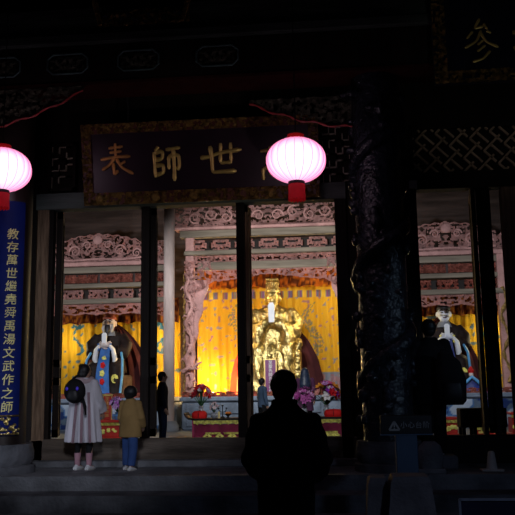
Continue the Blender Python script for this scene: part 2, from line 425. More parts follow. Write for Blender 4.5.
# couplet board: curved, wraps the column face
t = thing('couplet_board', (Xl, YC-.37, zP(8, 436, YC-.37)), 'tall curved royal blue couplet board with golden characters on the left column', 'sign')
rb = .385
def arc_pt(a, r, z): return Vector((Xl+r*sin(a), YC-r*cos(a), z))
zb, zt = zP(8, 436, 11.5), zP(14, 200, 11.5)
am = math.radians(29)
mb = MB(); rings = []
for z in (zb, zt):
    rings.append([arc_pt(am+math.radians(-30+60*i/24), rb, z) for i in range(25)] + [arc_pt(am+math.radians(30-60*i/24), rb-.03, z) for i in range(25)])
mb.quadstrip(rings); part('board', mb, m_bluecouplet, t)
txt = '教存萬世繼堯舜禹湯文武作之師'
ztop_t, zbot_t = zP(15, 233, 11.5), zP(7, 407, 11.5)
for i, ch in enumerate(txt):
    z = ztop_t + (zbot_t-ztop_t)*i/13
    g = font_mesh(ch, .175, .004, .008 if ch != '舜' else 0)
    ca = math.radians(31)
    g.move(lambda v: arc_pt(ca + (v.x+v.z*.08)/rb, rb+.008-v.y*1.0, z+v.z*1.0))
    part('character', g, m_yellow, t, smooth=False)
mb = MB()
z0o, z1o = zb+.02, zP(8, 416, 11.5)
for i in range(26):
    a = math.radians(-36+72*(i % 9)/8) + random.uniform(-.06, .06); z = z0o+(z1o-z0o)*random.random(); s_ = random.uniform(.02, .035)
    c = arc_pt(am+a*.75, rb+.01, z); mb.ell(c, (s_*1.3, .012, s_), 8, 6)
for zz in (z0o, z1o): mb.tube([arc_pt(am+math.radians(-28+56*i/16), rb+.01, zz) for i in range(17)], .014, 6)
part('gilt_ornament', mb, m_gold, t, label='gilded floral ornament at the foot of the board')

# ================================================================== LANTERNS
m_lan = bpy.data.materials.new('glowing_pink_silk'); m_lan.use_nodes = True
nt = m_lan.node_tree; nt.nodes.clear()
out = nt.nodes.new('ShaderNodeOutputMaterial'); em = nt.nodes.new('ShaderNodeEmission'); lw = nt.nodes.new('ShaderNodeLayerWeight'); lw.inputs[0].default_value = .5
cr = nt.nodes.new('ShaderNodeValToRGB'); e = cr.color_ramp.elements
e[0].position = 0; e[0].color = (1.0, .93, 1.0, 1); e[1].position = 1; e[1].color = (1.0, .10, .30, 1)
q = cr.color_ramp.elements.new(.32); q.color = (1.0, .74, .95, 1)
q = cr.color_ramp.elements.new(.62); q.color = (1.0, .42, .70, 1)
nt.links.new(lw.outputs['Facing'], cr.inputs[0]); nt.links.new(cr.outputs[0], em.inputs[0]); em.inputs[1].default_value = 1.35; nt.links.new(em.outputs[0], out.inputs[0])
m_rib = M('lantern_ribs', (.5, .12, .25), .6, emit=(1, .45, .7), es=.75)  # lantern light put into the ribs as emission
def lantern(px, py, Y, label):
    c = P(px, py, Y); s_ = Y/F; rx, rz = 31*s_, 23.5*s_
    t = thing('round_lantern', (c.x, c.y, c.z-rz-.24), label, 'lantern', 'round silk lanterns under the eaves')
    G = 20; n = G*6; rings = []
    for j in range(1, 24):
        ph = PI*j/24 - PI/2; r_ = []
        for i in range(n):
            a = 2*PI*i/n; sc = 1 - .022*abs(cos(a*G/2))**6
            r_.append(c+Vector((rx*cos(ph)*cos(a)*sc, rx*cos(ph)*sin(a)*sc, rz*math.copysign(abs(sin(ph))**.92, sin(ph)))))
        rings.append(r_)
    part('silk_shade', MB().quadstrip(rings), m_lan, t)
    mb = MB()
    for g in range(G):
        a = 2*PI*(g+0)/G
        mb.tube([c+Vector((rx*.978*cos(p)*cos(a), rx*.985*cos(p)*sin(a), rz*math.copysign(abs(sin(p))**.92, sin(p)))) for p in [PI*j/16-PI/2 for j in range(1, 16)]], .004, 5)
    part('wire_ribs', mb, m_rib, t)
    w = .115
    part('top_cap', MB().cyl((c.x, c.y), w, c.z+rz*.93, c.z+rz+.05, 24), m_redcloth, t, label='red cap')
    part('bottom_collar', MB().cyl((c.x, c.y), w, c.z-rz-.03, c.z-rz*.92, 24), m_iron, t, label='dark ring collar')
    mb = MB()
    for i in range(44):
        a = 2*PI*i/44; p = Vector((c.x+w*.92*cos(a), c.y+w*.92*sin(a), c.z-rz-.02))
        mb.tube([p, p+Vector((0, 0, -.1)), p+Vector((cos(a)*.006, sin(a)*.006, -.215-.01*(i % 3)))], .009, 5)
    mb.cyl((c.x, c.y), w*.9, c.z-rz-.2, c.z-rz-.02, 24)
    part('tassel_fringe', mb, M('red_silk_fringe', (.55, .01, .02), .6, emit=(.6, .01, .02), es=.10), t, label='red fringe below the shade')  # slight emission paints the lantern light into the fringe
    part('hanging_cord', MB().tube([(c.x, c.y, c.z+rz), (c.x, c.y, 7.3+(c.y-8.6)*.386)], .008, 6), m_iron, t)
lantern(296, 160.5, 10.6, 'glowing pink-white round lantern hanging before the plaque, red fringe below')
lantern(2, 170, 10.6, 'glowing pink round lantern cut by the left edge, above the blue couplet board')

# ================================================================== PLAQUES
def bosses(mb, pts, y, r): 
    for x, z in pts: mb.ell((x, y, z), (r, r*.5, r), 14, 8)
def carved_rail(x0, x1, z0, z1, y, th=.05, seed=0):
    return MB().relief(x0, x1, lambda x: z0, lambda x: z1, y, .022, th, hole=lambda x, z: noise.noise(Vector((x*16, seed, z*16))) > .16, rel=.05, f=14, seed=seed)
px0, px1 = xP(80, 160, 12.2), xP(319, 160, 12.2)
zb, zt = zP(200, 200, 12.4), zP(200, 113, 12.0)
w_, h_ = px1-px0, zt-zb
cx = (px0+px1)/2
t = thing('great_plaque', (cx, 12.5, zb), 'wide dark lacquered name plaque with four large golden characters over the doorway', 'plaque')
t.rotation_euler = (math.radians(13), 0, 0)
# local coordinates: x across, z up, front at y=0
part('plaque_field', MB().box((-w_/2, 0, 0), (w_/2, .07, h_)), m_plaque, t, world=False, smooth=False)
bw = .20
for nm, (a, b, c, d) in enumerate(((-w_/2, 0, w_/2, bw), (-w_/2, h_-bw*.8, w_/2, h_), (-w_/2, bw, -w_/2+bw*.8, h_-bw*.8), (w_/2-bw*.8, bw, w_/2, h_-bw*.8))):
    mb = carved_rail(a, c, b, d, -.035, .035, seed=nm)
    if nm == 0: bosses(mb, [(-w_*.43, bw/2), (-w_*.19, bw/2), (w_*.05-.3, bw/2), (w_*.3, bw/2)], -.06, .075)
    part('carved_border', mb, m_goldold, t, world=False)
    part('border_edge', MB().box((a, -.02, b-.0), (c, -.0, d)), M('dark_red_border', (.10, .02, .012), .5), t, world=False, smooth=False)
for ch, pxx, pyy, mt_, ww in (('表', 114, 158, m_redgold, 37), ('師', 164, 160, m_goldflat, 34), ('世', 220, 156, m_goldflat, 44), ('萬', 276, 160, m_goldflat, 40)):
    p = P(pxx, pyy, 12.2); s_ = 12.2/F
    g = brush(ch, ww*s_, 36*s_, .030 if ch == '表' else .038, 0)
    zz = (p.z-zb)/cos(math.radians(13)); g.move(lambda v: v+Vector((p.x-cx, -.03, zz)))
    part('character', g, mt_, t, world=False)
for a in (-w_*.3, w_*.3):
    part('hanging_iron', MB().tube([(a, .04, h_-.05), (a, .12, h_+.25), (a, -.02, h_+.9)], .02, 8), m_iron, t, world=False)
# upper right plaque
Yp = 11.3
s_ = Yp/F
x0 = xP(433, 50, Yp); x1 = x0+245*s_; z0 = zP(450, 84, Yp); z1 = zP(450, -18, Yp)
cx = (x0+x1)/2
t = thing('upper_plaque', (cx, Yp, z0), 'dark plaque with carved border hanging high at the upper right corner', 'plaque')
part('plaque_field', MB().box((x0, Yp, z0), (x1, Yp+.07, z1)), m_plaque2, t, smooth=False)
for k, (a, b, c, d) in enumerate(((x0, z0, x1, z0+.19), (x0, z1-.19, x1, z1), (x0, z0+.19, x0+.19, z1-.19), (x1-.19, z0+.19, x1, z1-.19))):
    part('carved_border', carved_rail(a, c, b, d, Yp-.03, .03, seed=5+k), m_goldold, t)
for ch, px in (('參', 480), ('地', 531), ('天', 582), ('與', 633)):
    p = P(px, 41-(px-480)*.0, Yp)
    p.z = zP(480, 41, Yp)
    g = brush(ch, 36*s_, 46*s_, .024) if ch == '參' else font_mesh(ch, .55, .012, .012)
    g.move(lambda v: v+Vector((p.x, Yp-.02, p.z))); part('character', g, m_goldflat, t)
for a in (x0+.5, x1-.5): part('hanging_iron', MB().tube([(a, Yp+.035, z1-.1), (a, Yp+.035, 7.2+(Yp-8.6)*.386+.03)], .02, 8), m_iron, t)
# vertical plaque top left
Yq = 10.9; s_ = Yq/F
x0, x1 = xP(95, 10, Yq), xP(190, 10, Yq); z0, z1 = zP(140, 26, Yq), zP(140, -95, Yq)
t = thing('vertical_plaque', ((x0+x1)/2, Yq, z0), 'dark vertical plaque with flared brown gilt frame, cut by the top edge', 'plaque')
part('plaque_field', MB().box((x0+.1, Yq, z0+.2), (x1-.1, Yq+.06, z1)), m_plaque2, t, smooth=False)
part('frame_rail', carved_rail(x0+.05, x1-.0, z0, z0+.24, Yq-.04, .05, 21), m_goldold, t)
for a, sg in ((x0, 1), (x1, -1)):
    part('frame_rail', MB().tube([(a-.12*sg, Yq-.03, z1), (a-.04*sg, Yq-.03, (z0+z1)/2), (a+.02*sg, Yq-.05, z0+.35), (a+.10*sg, Yq-.06, z0+.02)], [.055, .05, .045, .03], 8), m_goldold, t)

# ================================================================== BEAMS, BRACKETS, CARTOUCHES ON THE PORCH
m_darkgreen = M('dark_green_beam_paint', (.05, .062, .055), .7, var=.5, scale=3, stretch=(.3, 1, 2), bump=.3)
zA, zB = zP(20, 96, YC), zP(20, 60, YC)
struct('trim_20', MB().box((-14, YC-.42, zA), (12, YC+.14, zB), .02), m_blackwood)
struct('trim_21', MB().box((-14, YC-.50, zB), (12, YC+.2, zB+.16), .02), m_darkgreen)
struct('trim_22', MB().box((-14, YC-.44, zB+.16), (12, YC+.16, zB+.62), .02), m_darkgreen)
struct('trim_23', MB().box((-14, YC-.44, zA-.05), (12, YC+.17, zA), .02), M('dark_red_moulding', (.05, .01, .008), .7))
m_teal = M('teal_edge_paint', (.10, .17, .16), .7, var=.3); m_carve = M('grey_green_carving', (.17, .17, .12), .8, var=.5, scale=10, bump=.8)
cart = None
for k, (pl, pr) in enumerate(((-10, 33), (55, 98), (125, 165), (200, 243))):
    lab = ['octagonal carved cartouche on the beam at the left edge', 'octagonal carved cartouche second from left, on the dark beam', 'octagonal carved cartouche third from left, below the vertical plaque', 'octagonal carved cartouche on the beam, fourth from left'][k]
    p0, p1 = xP(pl, 78, YC), xP(pr, 78, YC); zc = zP(20, 78, YC)
    hw, hh = .32, .16; y = YC-.42; xc = (p0+p1)/2
    if cart is None:
        cart = thing('carved_cartouche', (xc, y, zc-hh), lab, 'cartouche', 'octagonal cartouches along the beam')
        o = [(-hw, -hh+.08), (-hw, hh-.08), (-hw+.09, hh), (hw-.09, hh), (hw, hh-.08), (hw, -hh+.08), (hw-.09, -hh), (-hw+.09, -hh)]
        pts = [(a, -.02, b+hh) for a, b in o]; pts += [pts[0], pts[1]]
        part('cartouche_frame', MB().tube(pts, .016, 6, up=(0, 1, 0)), m_teal, cart, world=False)
        mb = MB().relief(-hw+.04, hw-.04, lambda x: .04, lambda x: 2*hh-.04, -.012, .02, .02, hole=lambda x, z: noise.noise(Vector((x*13, 3, z*13))) > .02, rel=.04, f=12)
        part('carved_relief', mb, m_carve, cart, world=False)
    else:
        c = copy_tree(cart); c.location = (xc, y, zc-hh); props(c, lab)
# carved brackets hanging beside the columns
def bracket(x0, x1, zl, zh, sg, label, y=YC-.05):
    w = abs(x1-x0)
    def lo(x):
        u = (x-x0)/(x1-x0) if sg > 0 else (x1-x)/(x1-x0)     # 0 at the column
        u = min(1, max(0, u))
        return zl+(zh-zl)*(u**1.6)*.85 + .02*sin(u*22)
    t = thing('carved_bracket', ((x0+x1)/2, y, zl), label, 'bracket')
    part('pierced_carving', MB().relief(x0, x1, lo, lambda x: zh, y, .022, .07, hole=lambda x, z: noise.noise(Vector((x*14, 9, z*14))) > .12, rel=.05, f=12, xc=-20), m_carve, t)
    pts = [(x0+(x1-x0)*i/30, y-.04, lo(x0+(x1-x0)*i/30)) for i in range(31)]
    part('scalloped_edge', MB().tube(pts, [.016+.007*sin(i*2.1) for i in range(31)], 6), M('painted_lantern_light', (.5, .06, .06), .5), t, label='scalloped lower edge with lantern light painted red')  # red colour stands for lantern light falling on the edge
bracket(xP(-14, 120, YC-.4), xP(92, 120, YC), zP(10, 138, YC), zP(40, 99, YC), 1, 'pierced carved bracket with lantern light painted red on its lower edge beside the left column', YC-.45)
bracket(xP(250, 120, YC), Xr-.36, zP(300, 131, YC), zP(300, 99, YC), -1, 'pierced carved bracket with lantern light painted red on its lower edge left of the dragon column')

# ================================================================== THE THREE SHRINES
YS = 25.2; PXM = YS/F
def mirrored(u, seed):
    return lambda x, z: (noise.noise(Vector((x*6.5+sin(z*6)*.6, seed, z*9.5+sin(x*5)*.7))) > .16 or noise.noise(Vector((x*11, seed+9, z*14))) > .33)
def H(py, px=92):  return zP(px, py, YS)
def shrine_side(xc, which):
    hw = 2.34
    nm = 'left' if which < 0 else 'right'
    t = thing('carved_shrine', (xc, YS, 1.0), ('%s shrine canopy of faded pink carved wood with a tall arched crest' % nm), 'shrine', 'carved side shrines')
    def full(name, ya, yb, dy, mat, d=.25): part(name, MB().box((xc-hw, YS-dy, H(yb)), (xc+hw, YS-dy+d, H(ya)), .02), mat, t, smooth=False)
    zb = H(263)
    def crest(x):
        u = abs(x-xc)
        if u < 1.12: return zb+.62+.30*cos(u/1.12*PI/2)+.03*cos(u*18)
        if u < 1.28: return zb+.36+ (1.28-u)*1.2
        return zb+.62+.16*sin((u-1.28)/(hw-1.28)*PI)-.02
    def crest2(x):
        u = abs(x-xc)
        if u < 1.55: return zb+.60+.34*cos(u/1.55*PI/2)**.8+.025*cos(u*20)
        return zb+.42+.25*sin(min(1, (u-1.55)/.4)*PI/2)
    part('carved_crest', MB().relief(xc-hw, xc+hw, lambda x: zb, crest2, YS-.1, .034, .09, hole=mirrored(0, which*3+11), rel=.14, f=4.5, seed=1, xc=xc), m_pink, t)
    mb = MB()
    for sg in (-1, 1):
        for (u0, v0, r) in ((.75, .36, .2), (1.3, .26, .16), (.35, .55, .14), (2.0, .34, .13)):
            pts = []
            for i in range(26):
                a = i*.42; rr = r*(1-i/27); pts.append((xc+sg*(u0+rr*cos(a)), YS-.17, zb+v0+rr*sin(a)))
            mb.tube(pts, [.03*(1-i/34) for i in range(26)], 6)
    mb.ell((xc, YS-.16, zb+.72), (.16, .07, .15)); mb.tube([(xc-1.5, YS-.16, zb+.12), (xc-.8, YS-.18, zb+.06), (xc, YS-.18, zb+.10), (xc+.8, YS-.18, zb+.06), (xc+1.5, YS-.16, zb+.12)], .035, 6)
    part('scroll_relief', mb, m_pink, t)
    full('moulding', 263, 267, .22, m_pink, .35); full('beam', 267.5, 273.5, .12, m_tan)
    zc, zd = H(283.5), H(274)
    part('backing_board', MB().box((xc-hw, YS+.1, zc), (xc+hw, YS+.16, zd)), m_dkbrown, t, smooth=False)
    for i in range(4):
        a = xc-hw+i*hw/2+.04; b = a+hw/2-.08
        part('carved_panel', MB().relief(a, b, lambda x: zc+.02, lambda x: zd-.02, YS+.02, .034, .05, hole=None, rel=.12, f=9, seed=i, xc=(a+b)/2), m_redband, t)
    full('beam', 284, 288.5, .14, m_tan)
    ze, zf = H(299.5), H(289)
    part('backing_board', MB().box((xc-hw, YS+.3, ze), (xc+hw, YS+.34, zf)), m_blackwood, t, smooth=False)
    xs_ = [-hw, -1.25, -.42, .42, 1.25, hw]
    for a, b in zip(xs_, xs_[1:]):
        part('carved_panel', MB().relief(xc+a+.09, xc+b-.09, lambda x: ze+.02, lambda x: zf-.03, YS, .034, .06, hole=lambda x, z: noise.noise(Vector((x*10, which+2, z*12))) > .10, rel=.10, f=9, xc=xc+(a+b)/2), m_redband if which > 0 else m_pink, t)
    full('beam', 299.5, 304.5, .2, m_tan)
    zg, zh = H(316), H(304.5)
    part('carved_skirt', MB().relief(xc-hw, xc+hw, lambda x: zg+.05*abs(sin((x-xc)*4.3)) - (.25*max(0, abs(x-xc)-1.8)), lambda x: zh, YS-.1, .034, .08, hole=mirrored(0, which*2+5), rel=.08, f=8, seed=4, xc=xc), m_pink, t)
    for sg in (-1, 1):
        a = xc+sg*(hw-.72)
        part('post', MB().box((a-.12, YS-.15, 1.0), (a+.12, YS+.12, H(263)), .02), m_pink, t, smooth=False)
        mb = MB(); pts = []
        for i in range(40):
            u = i/39; pts.append((a+.09*sin(u*16), YS-.19, 1.3+2.9*u))
        mb.tube(pts, [.05+.02*sin(i*1.3) for i in range(40)], 6)
        part('gilded_vine', mb, m_goldold, t)
    return t
shrine_side(XC-BAY, -1); shrine_side(XC+BAY, 1)

def Hc(py): return zP(270, py, YS)
t = thing('carved_shrine', (XC, YS, 1.0), 'large central shrine canopy of faded pink pierced carving over the golden statue', 'shrine')
hw = 2.72
def fullc(name, ya, yb, dy, mat, d=.25, w=hw): part(name, MB().box((XC-w, YS-dy, Hc(yb)), (XC+w, YS-dy+d, Hc(ya)), .02), mat, t, smooth=False)
zb = Hc(226)
part('carved_crest', MB().relief(XC-hw-.3, XC+hw+.3, lambda x: zb, lambda x: zb+.95+.05*sin(x*7), YS-.12, .034, .08, hole=mirrored(0, 21), rel=.15, f=4.5, seed=2, xc=XC), m_pink, t)
mb = MB()
for sg in (-1, 1):
    for k in range(5):
        u0 = .3+k*.52; pts = []
        for i in range(22):
            a = i*.45+k; rr = .2*(1-i/23); pts.append((XC+sg*(u0+rr*cos(a)), YS-.2, zb+.32+.1*(k % 2)+rr*sin(a)))
        part('scroll_relief', MB().tube(pts, [.03*(1-i/30) for i in range(22)], 6), m_pink, t)
mb.bm.free()
fullc('beam', 226, 229, .3, m_pink, .4, hw+.3); fullc('beam', 229, 236, .2, m_tan, .3, hw+.15)
ze, zf = Hc(250), Hc(237.5)
part('backing_board', MB().box((XC-hw, YS+.3, ze), (XC+hw, YS+.34, zf)), m_blackwood, t, smooth=False)
n = 7
for i in range(n):
    a = XC-hw+i*2*hw/n+.07; b = a+2*hw/n-.14
    part('carved_panel', MB().relief(a, b, lambda x: ze+.03+(.08 if min(x-a, b-x) < .06 else 0), lambda x: zf-.02-(.08 if min(x-a, b-x) < .06 else 0), YS, .03, .07, hole=lambda x, z: noise.noise(Vector((x*11, 2, z*12))) > .10, rel=.10, f=9, xc=(a+b)/2), m_pink, t)
fullc('moulding', 249.5, 254, .25, m_tan, .3)
za, zb2 = Hc(262), Hc(254)
part('carved_panel', MB().relief(XC-hw, XC+hw, lambda x: za, lambda x: zb2, YS-.02, .032, .06, hole=lambda x, z: noise.noise(Vector((x*10, 7, z*13))) > .14, rel=.10, f=8, xc=XC), m_pink, t)
fullc('beam', 261, 269, .14, m_tan, .22, 2.3)
zg, zh = Hc(281), Hc(269)
part('carved_skirt', MB().relief(XC-hw, XC+hw, lambda x: zg+.20*max(0, 1-abs(x-XC)/1.4) - .55*max(0, abs(x-XC)-1.75)**.9 + .03*abs(sin((x-XC)*6)), lambda x: zh+(.3 if abs(x-XC) > 1.85 else 0), YS-.18, .034, .08, hole=mirrored(0, 8), rel=.10, f=7, seed=6, xc=XC), m_pink, t)
for sg in (-1, 1):
    # swept side curtains of carved wood + posts
    a = XC+sg*(hw-.16)
    part('post', MB().box((a-.14, YS-.1, 1.0), (a+.14, YS+.14, Hc(228)), .02), m_pink, t, smooth=False)
    def lox(z): return max(.06, .62*max(0, (z-2.6)/2.0)**1.5)
    rows = []
    mb = MB()
    for f_ in (YS-.05, YS+.03):
        pass
    prof = [(a+sg*-.12, 1.9+.06*i) for i in range(48)]
    zs_ = [1.9+.062*i for i in range(46)]
    outl = [(a-sg*.1, z) for z in zs_] + [(a-sg*(.14+.50*max(0, (z-2.3)/2.4)**1.3+.03*sin(z*9)), z) for z in reversed(zs_)]
    part('side_wing', MB().prism(outl, YS-.06, YS+.04), m_pink, t)
    mb = MB(); pts = [(a+.10*sin(i*.42), YS-.18-.03*cos(i*.42), 1.3+3.4*i/45) for i in range(46)]
    mb.tube(pts, [.07+.025*sin(i*1.7) for i in range(46)], 7)
    for i in range(2, 44, 3):
        p = pts[i]; mb.tube([p, (p[0]+.12*(-1)**i, p[1]-.05, p[2]+.06), (p[0]+.17*(-1)**i, p[1]-.04, p[2]-.03)], [.04, .03, .012], 6)
    part('carved_dragon', mb, m_pink, t)
    part('gilded_vine', MB().tube([(a-sg*-.17+.02*sin(i*1.3), YS-.12, 1.1+3.9*i/60) for i in range(61)], [.03+.018*sin(i*2.3) for i in range(61)], 6), m_goldold, t)
p = P(183, 371, YS-.3); q = lambda x, y: P(x, y, YS-.35)
solo('carved_branch', MB().tube([q(182, 372), q(188, 368), q(193, 369), q(197, 364), q(202, 362)], [.07, .055, .05, .04, .02], 8).tube([q(194, 368), q(198, 369), q(200, 367)], [.04, .03, .015], 6).tube([q(196, 365), q(197, 361), q(199, 360)], [.035, .025, .012], 6), m_pink, 'pink carved dragon claw reaching out from the left post of the central shrine', 'carving')

# round pale hall column left of the central shrine
x_ = xP(169, 330, 24.2)
t = thing('hall_column', (x_, 24.2, 0), 'pale weathered round column inside the hall, left of the central shrine', 'column')
part('column_base', MB().vloft([(x_, 24.2, 0, .3, .3), (x_, 24.2, .15, .32, .32), (x_, 24.2, .3, .22, .22)], 20), m_stone, t)
part('column_shaft', MB().cyl((x_, 24.2), .17, .3, 8.9, 24), m_shrinecol, t)

# altars: stone platforms under the shrines
def altar(xc, hw, lab, painted):
    t = thing('stone_altar', (xc, 26.5, 0), lab, 'altar', None)
    part('altar_block', MB().box((xc-hw, 24.75, 0), (xc+hw, 28.7, .86), .03), m_altar, t, smooth=False)
    part('altar_top', MB().box((xc-hw-.05, 24.65, .86), (xc+hw+.05, 28.7, 1.0), .03), m_altar, t, smooth=False)
    if painted:
        def colf(v):
            a = noise.noise(Vector((v.x*1.5, 0, v.z*2.4+sin(v.x*3)))); b = noise.noise(Vector((v.x*4, 5, v.z*5)))
            if a+.4*b > .12: return (.62, .70, .80)
            if a+.4*b > -.03: return (.10, .25, .55)
            return (.03, .06, .22) if b > 0 else (.16, .22, .30)
        part('painted_relief', MB().relief(xc-hw+.1, xc+hw-.1, lambda x: .06, lambda x: .82, 24.72, .04, .03, rel=.06, f=3).paint(colf), m_vcol, t, label='altar front relief of blue waves and white clouds')
    else:
        mb = MB()
        for i in range(5):
            a = xc-hw+.15+i*(2*hw-.2)/5; mb.box((a, 24.70, .1), (a+(2*hw-.2)/5-.1, 24.76, .42), .015); mb.box((a, 24.70, .48), (a+(2*hw-.2)/5-.1, 24.76, .8), .015)
        part('carved_panel', mb, m_altar, t, smooth=False)
    part('carved_railing', MB().relief(xc-hw, xc+hw, lambda x: 1.0, lambda x: 1.13+.03*abs(sin(x*9)), 24.8, .03, .06, hole=lambda x, z: noise.noise(Vector((x*9, 1, z*12))) > .1, rel=.06, f=10, xc=xc), m_redband, t)
    return t
altar(XC-BAY, 2.5, 'stone altar under the left shrine, its front painted with blue and white waves', True)
altar(XC, 2.75, 'plain blue-grey stone altar under the golden statue', False)
altar(XC+BAY, 2.5, 'stone altar under the right shrine, its front painted with blue and white clouds', True)

# embroidered curtains
def curtain(xc, hw, z0, z1, y, lab, fn):
    mb = MB(); nx = int(2*hw/.03); nz = int((z1-z0)/.035); g = []
    for j in range(nz+1):
        row = []
        for i in range(nx+1):
            u = i/nx*2-1; x = xc+u*hw; v = j/nz
            yy = y + .05*sin(x*11+1.5*sin(x*2.3)+.6*v) + .03*sin(x*25+v*2)
            row.append(mb.bm.verts.new((x, yy, z0+(z1-z0)*v)))
        g.append(row)
    for a, b in zip(g, g[1:]):
        for i in range(nx): mb.bm.faces.new((a[i], a[i+1], b[i+1], b[i]))
    mb.paint(lambda c: fn((c.x-xc)/hw, (c.z-z0)/(z1-z0), c))
    bmesh.ops.solidify(mb.bm, geom=mb.bm.faces[:], thickness=.012)
    return solo('embroidered_curtain', mb, m_vcol, lab, 'curtain')
def spots(c, seeds, f=3.2, th=.28):
    return noise.noise(Vector((c.x*f, seeds, c.z*f))) > th
YEL = (.84, .47, .03); ORG = (.72, .20, .02)
def cen_fn(u, v, c):
    z = c.z
    zb1, zb0 = zP(270, 291, 27.9), zP(270, 298, 27.9)
    if z > zb1 + .10: 
        k = .5+.5*sin(c.x*31); return (.55+.3*k, .15+.25*k, .02)
    if z > zb0 and z < zb1:
        k = math.floor(c.x/.33); f_ = c.x/.33-k
        if f_ < .6: return ((.18, .18, .30), (.40, .14, .10), (.25, .28, .25), (.30, .12, .30))[int(k*7+f_*6) % 4]
        return (.85, .55, .06)
    # embroidered dragons & flowers
    n_ = noise.noise(Vector((c.x*13, 2, c.z*13)))
    for dx in (-.9, .95):
        xd = c.x-(XC+dx*1.25); path = .30*sin((z-2.2)*3.1)+ (z-2.8)*.15*(1 if dx > 0 else -1)
        w = .20*(1-abs((z-2.9)/1.35)**3) if 1.5 < z < 4.2 else 0
        if abs(xd-path) < w*(.7+.9*abs(noise.noise(Vector((c.x*5, 2, c.z*5))))) and n_ > -.05:
            return ((.30, .28, .22), (.42, .32, .10), (.24, .26, .16), (.48, .26, .20))[int(abs(noise.noise(Vector((c.x*9, 4, c.z*9))))*16) % 4]
    if spots(c, 11, 7, .38): return (.48, .24, .26) if spots(c, 3, 2, 0) else (.36, .33, .34)
    if z < 1.75 and u > .1: return (.45, .25, .28) if spots(c, 8, 5, 0) else (.28, .30, .36)
    return YEL
curtain(XC, 2.78, 1.0, zP(270, 262, 27.9), 27.9, 'golden yellow embroidered curtain behind the golden statue', cen_fn)
def side_fn(sx):
    def fn(u, v, c):
        z = c.z
        xd = c.x-(XC+sx*BAY); ux = abs(xd)
        path = 1.5+.16*sin((z-2.0)*6.5)
        if 2.5 < z < 3.55 and abs(ux-path) < .06+.09*noise.noise(Vector((c.x*8, 1, z*8))): return (.06, .20, .30)
        if (ux-1.55)**2+(z-3.6)**2 < .05 and spots(c, 2, 9, -.1): return (.05, .2, .34)
        if spots(c, 5, 5.5, .42): return (.15, .24, .30)
        return (.84, .50, .03)
    return fn
zt_ = H(310)
curtain(XC-BAY, 2.2, 1.0, zt_, 27.8, 'yellow curtain with blue dragons behind the bearded left statue', side_fn(-1))
curtain(XC+BAY, 2.2, 1.0, zt_, 27.8, 'yellow curtain with blue dragons behind the pale-faced right statue', side_fn(1))
YV = 27.55
def valance(xc, hw, z0, z1, lab, c1, c2):
    mb = MB(); nx = int(2*hw/.025); nz = 8; g = []
    for j in range(nz+1):
        row = []
        for i in range(nx+1):
            x = xc-hw+2*hw*i/nx; zl = z0+.07*abs(sin(x*5.2)); row.append(mb.bm.verts.new((x, YV+.05*sin(x*19+sin(x*3)), zl+(z1-zl)*j/nz)))
        g.append(row)
    for a, b in zip(g, g[1:]):
        for i in range(nx): mb.bm.faces.new((a[i], a[i+1], b[i+1], b[i]))
    mb.paint(lambda c: c1 if noise.noise(Vector((c.x*8, 3, c.z*6))) > 0 else c2)
    bmesh.ops.solidify(mb.bm, geom=mb.bm.faces[:], thickness=.012)
    solo('pleated_valance', mb, m_vcol, lab, 'valance')
valance(XC, 2.5, zP(270, 288, YV), zP(270, 262, YV), 'orange pleated valance under the central shrine canopy', (.60, .16, .02), (.16, .04, .015))
valance(XC-BAY, 2.2, zP(92, 325, YV), zP(92, 300, YV), 'dark red and orange valance above the bearded left statue', (.30, .10, .02), (.07, .012, .01))
valance(XC+BAY, 2.2, zP(92, 325, YV), zP(92, 300, YV), 'dark red and orange valance above the pale-faced right statue', (.30, .10, .02), (.07, .012, .01))

# draped thrones behind the statues
def throne(xc, y, w, h, lab, mat, left_mat=None):
    prof = [(1.0, 0), (.97, .2), (.88, .42), (.70, .62), (.48, .78), (.25, .90), (0, .97)]
    def pts(sg): return [(xc+sg*a*w, 1.0+b*h) for a, b in prof]
    L_ = pts(-1); R_ = pts(1)
    t = thing('draped_throne', (xc, y, 1.0), lab, 'throne')
    def wing(sg):
        rows = []
        for j in range(25):
            v = j/24; hh = v*.97
            # width at this height
            for (a0, b0), (a1, b1) in zip(prof, prof[1:]):
                if b0 <= hh <= b1+1e-6: ww = a0+(a1-a0)*(hh-b0)/(b1-b0); break
            rows.append([Vector((xc+sg*ww*w*k/14, y+.06*sin(k*1.7)*(1-v*.6)+.15*(k/14)**2, 1.0+hh*h)) for k in range(15)])
        mb = MB(); g = [[mb.bm.verts.new(p) for p in r] for r in rows]
        for a, b in zip(g, g[1:]):
            for i in range(14):
                mb.bm.faces.new((a[i], a[i+1], b[i+1], b[i]))
        bmesh.ops.remove_doubles(mb.bm, verts=mb.bm.verts, dist=.0005)
        bmesh.ops.solidify(mb.bm, geom=mb.bm.faces[:], thickness=.05)
        return mb
    part('drape', wing(-1), left_mat or mat, t); part('drape', wing(1), mat, t)
    part('throne_seat', MB().box((xc-w*.5, y-1.3, 1.0), (xc+w*.5, y-.1, 1.75), .05), m_dkbrown, t, smooth=False)
    return t
throne(XC-BAY, 27.25, 1.32, 2.6, 'maroon draped throne behind the bearded left statue', m_maroon)
throne(XC+BAY, 27.25, 1.32, 2.6, 'maroon draped throne behind the pale-faced right statue', m_maroon)
throne(XC, 27.35, 1.62, 2.9, 'maroon draped throne behind the golden statue, its left drape orange-red', m_maroon, m_orangecl)

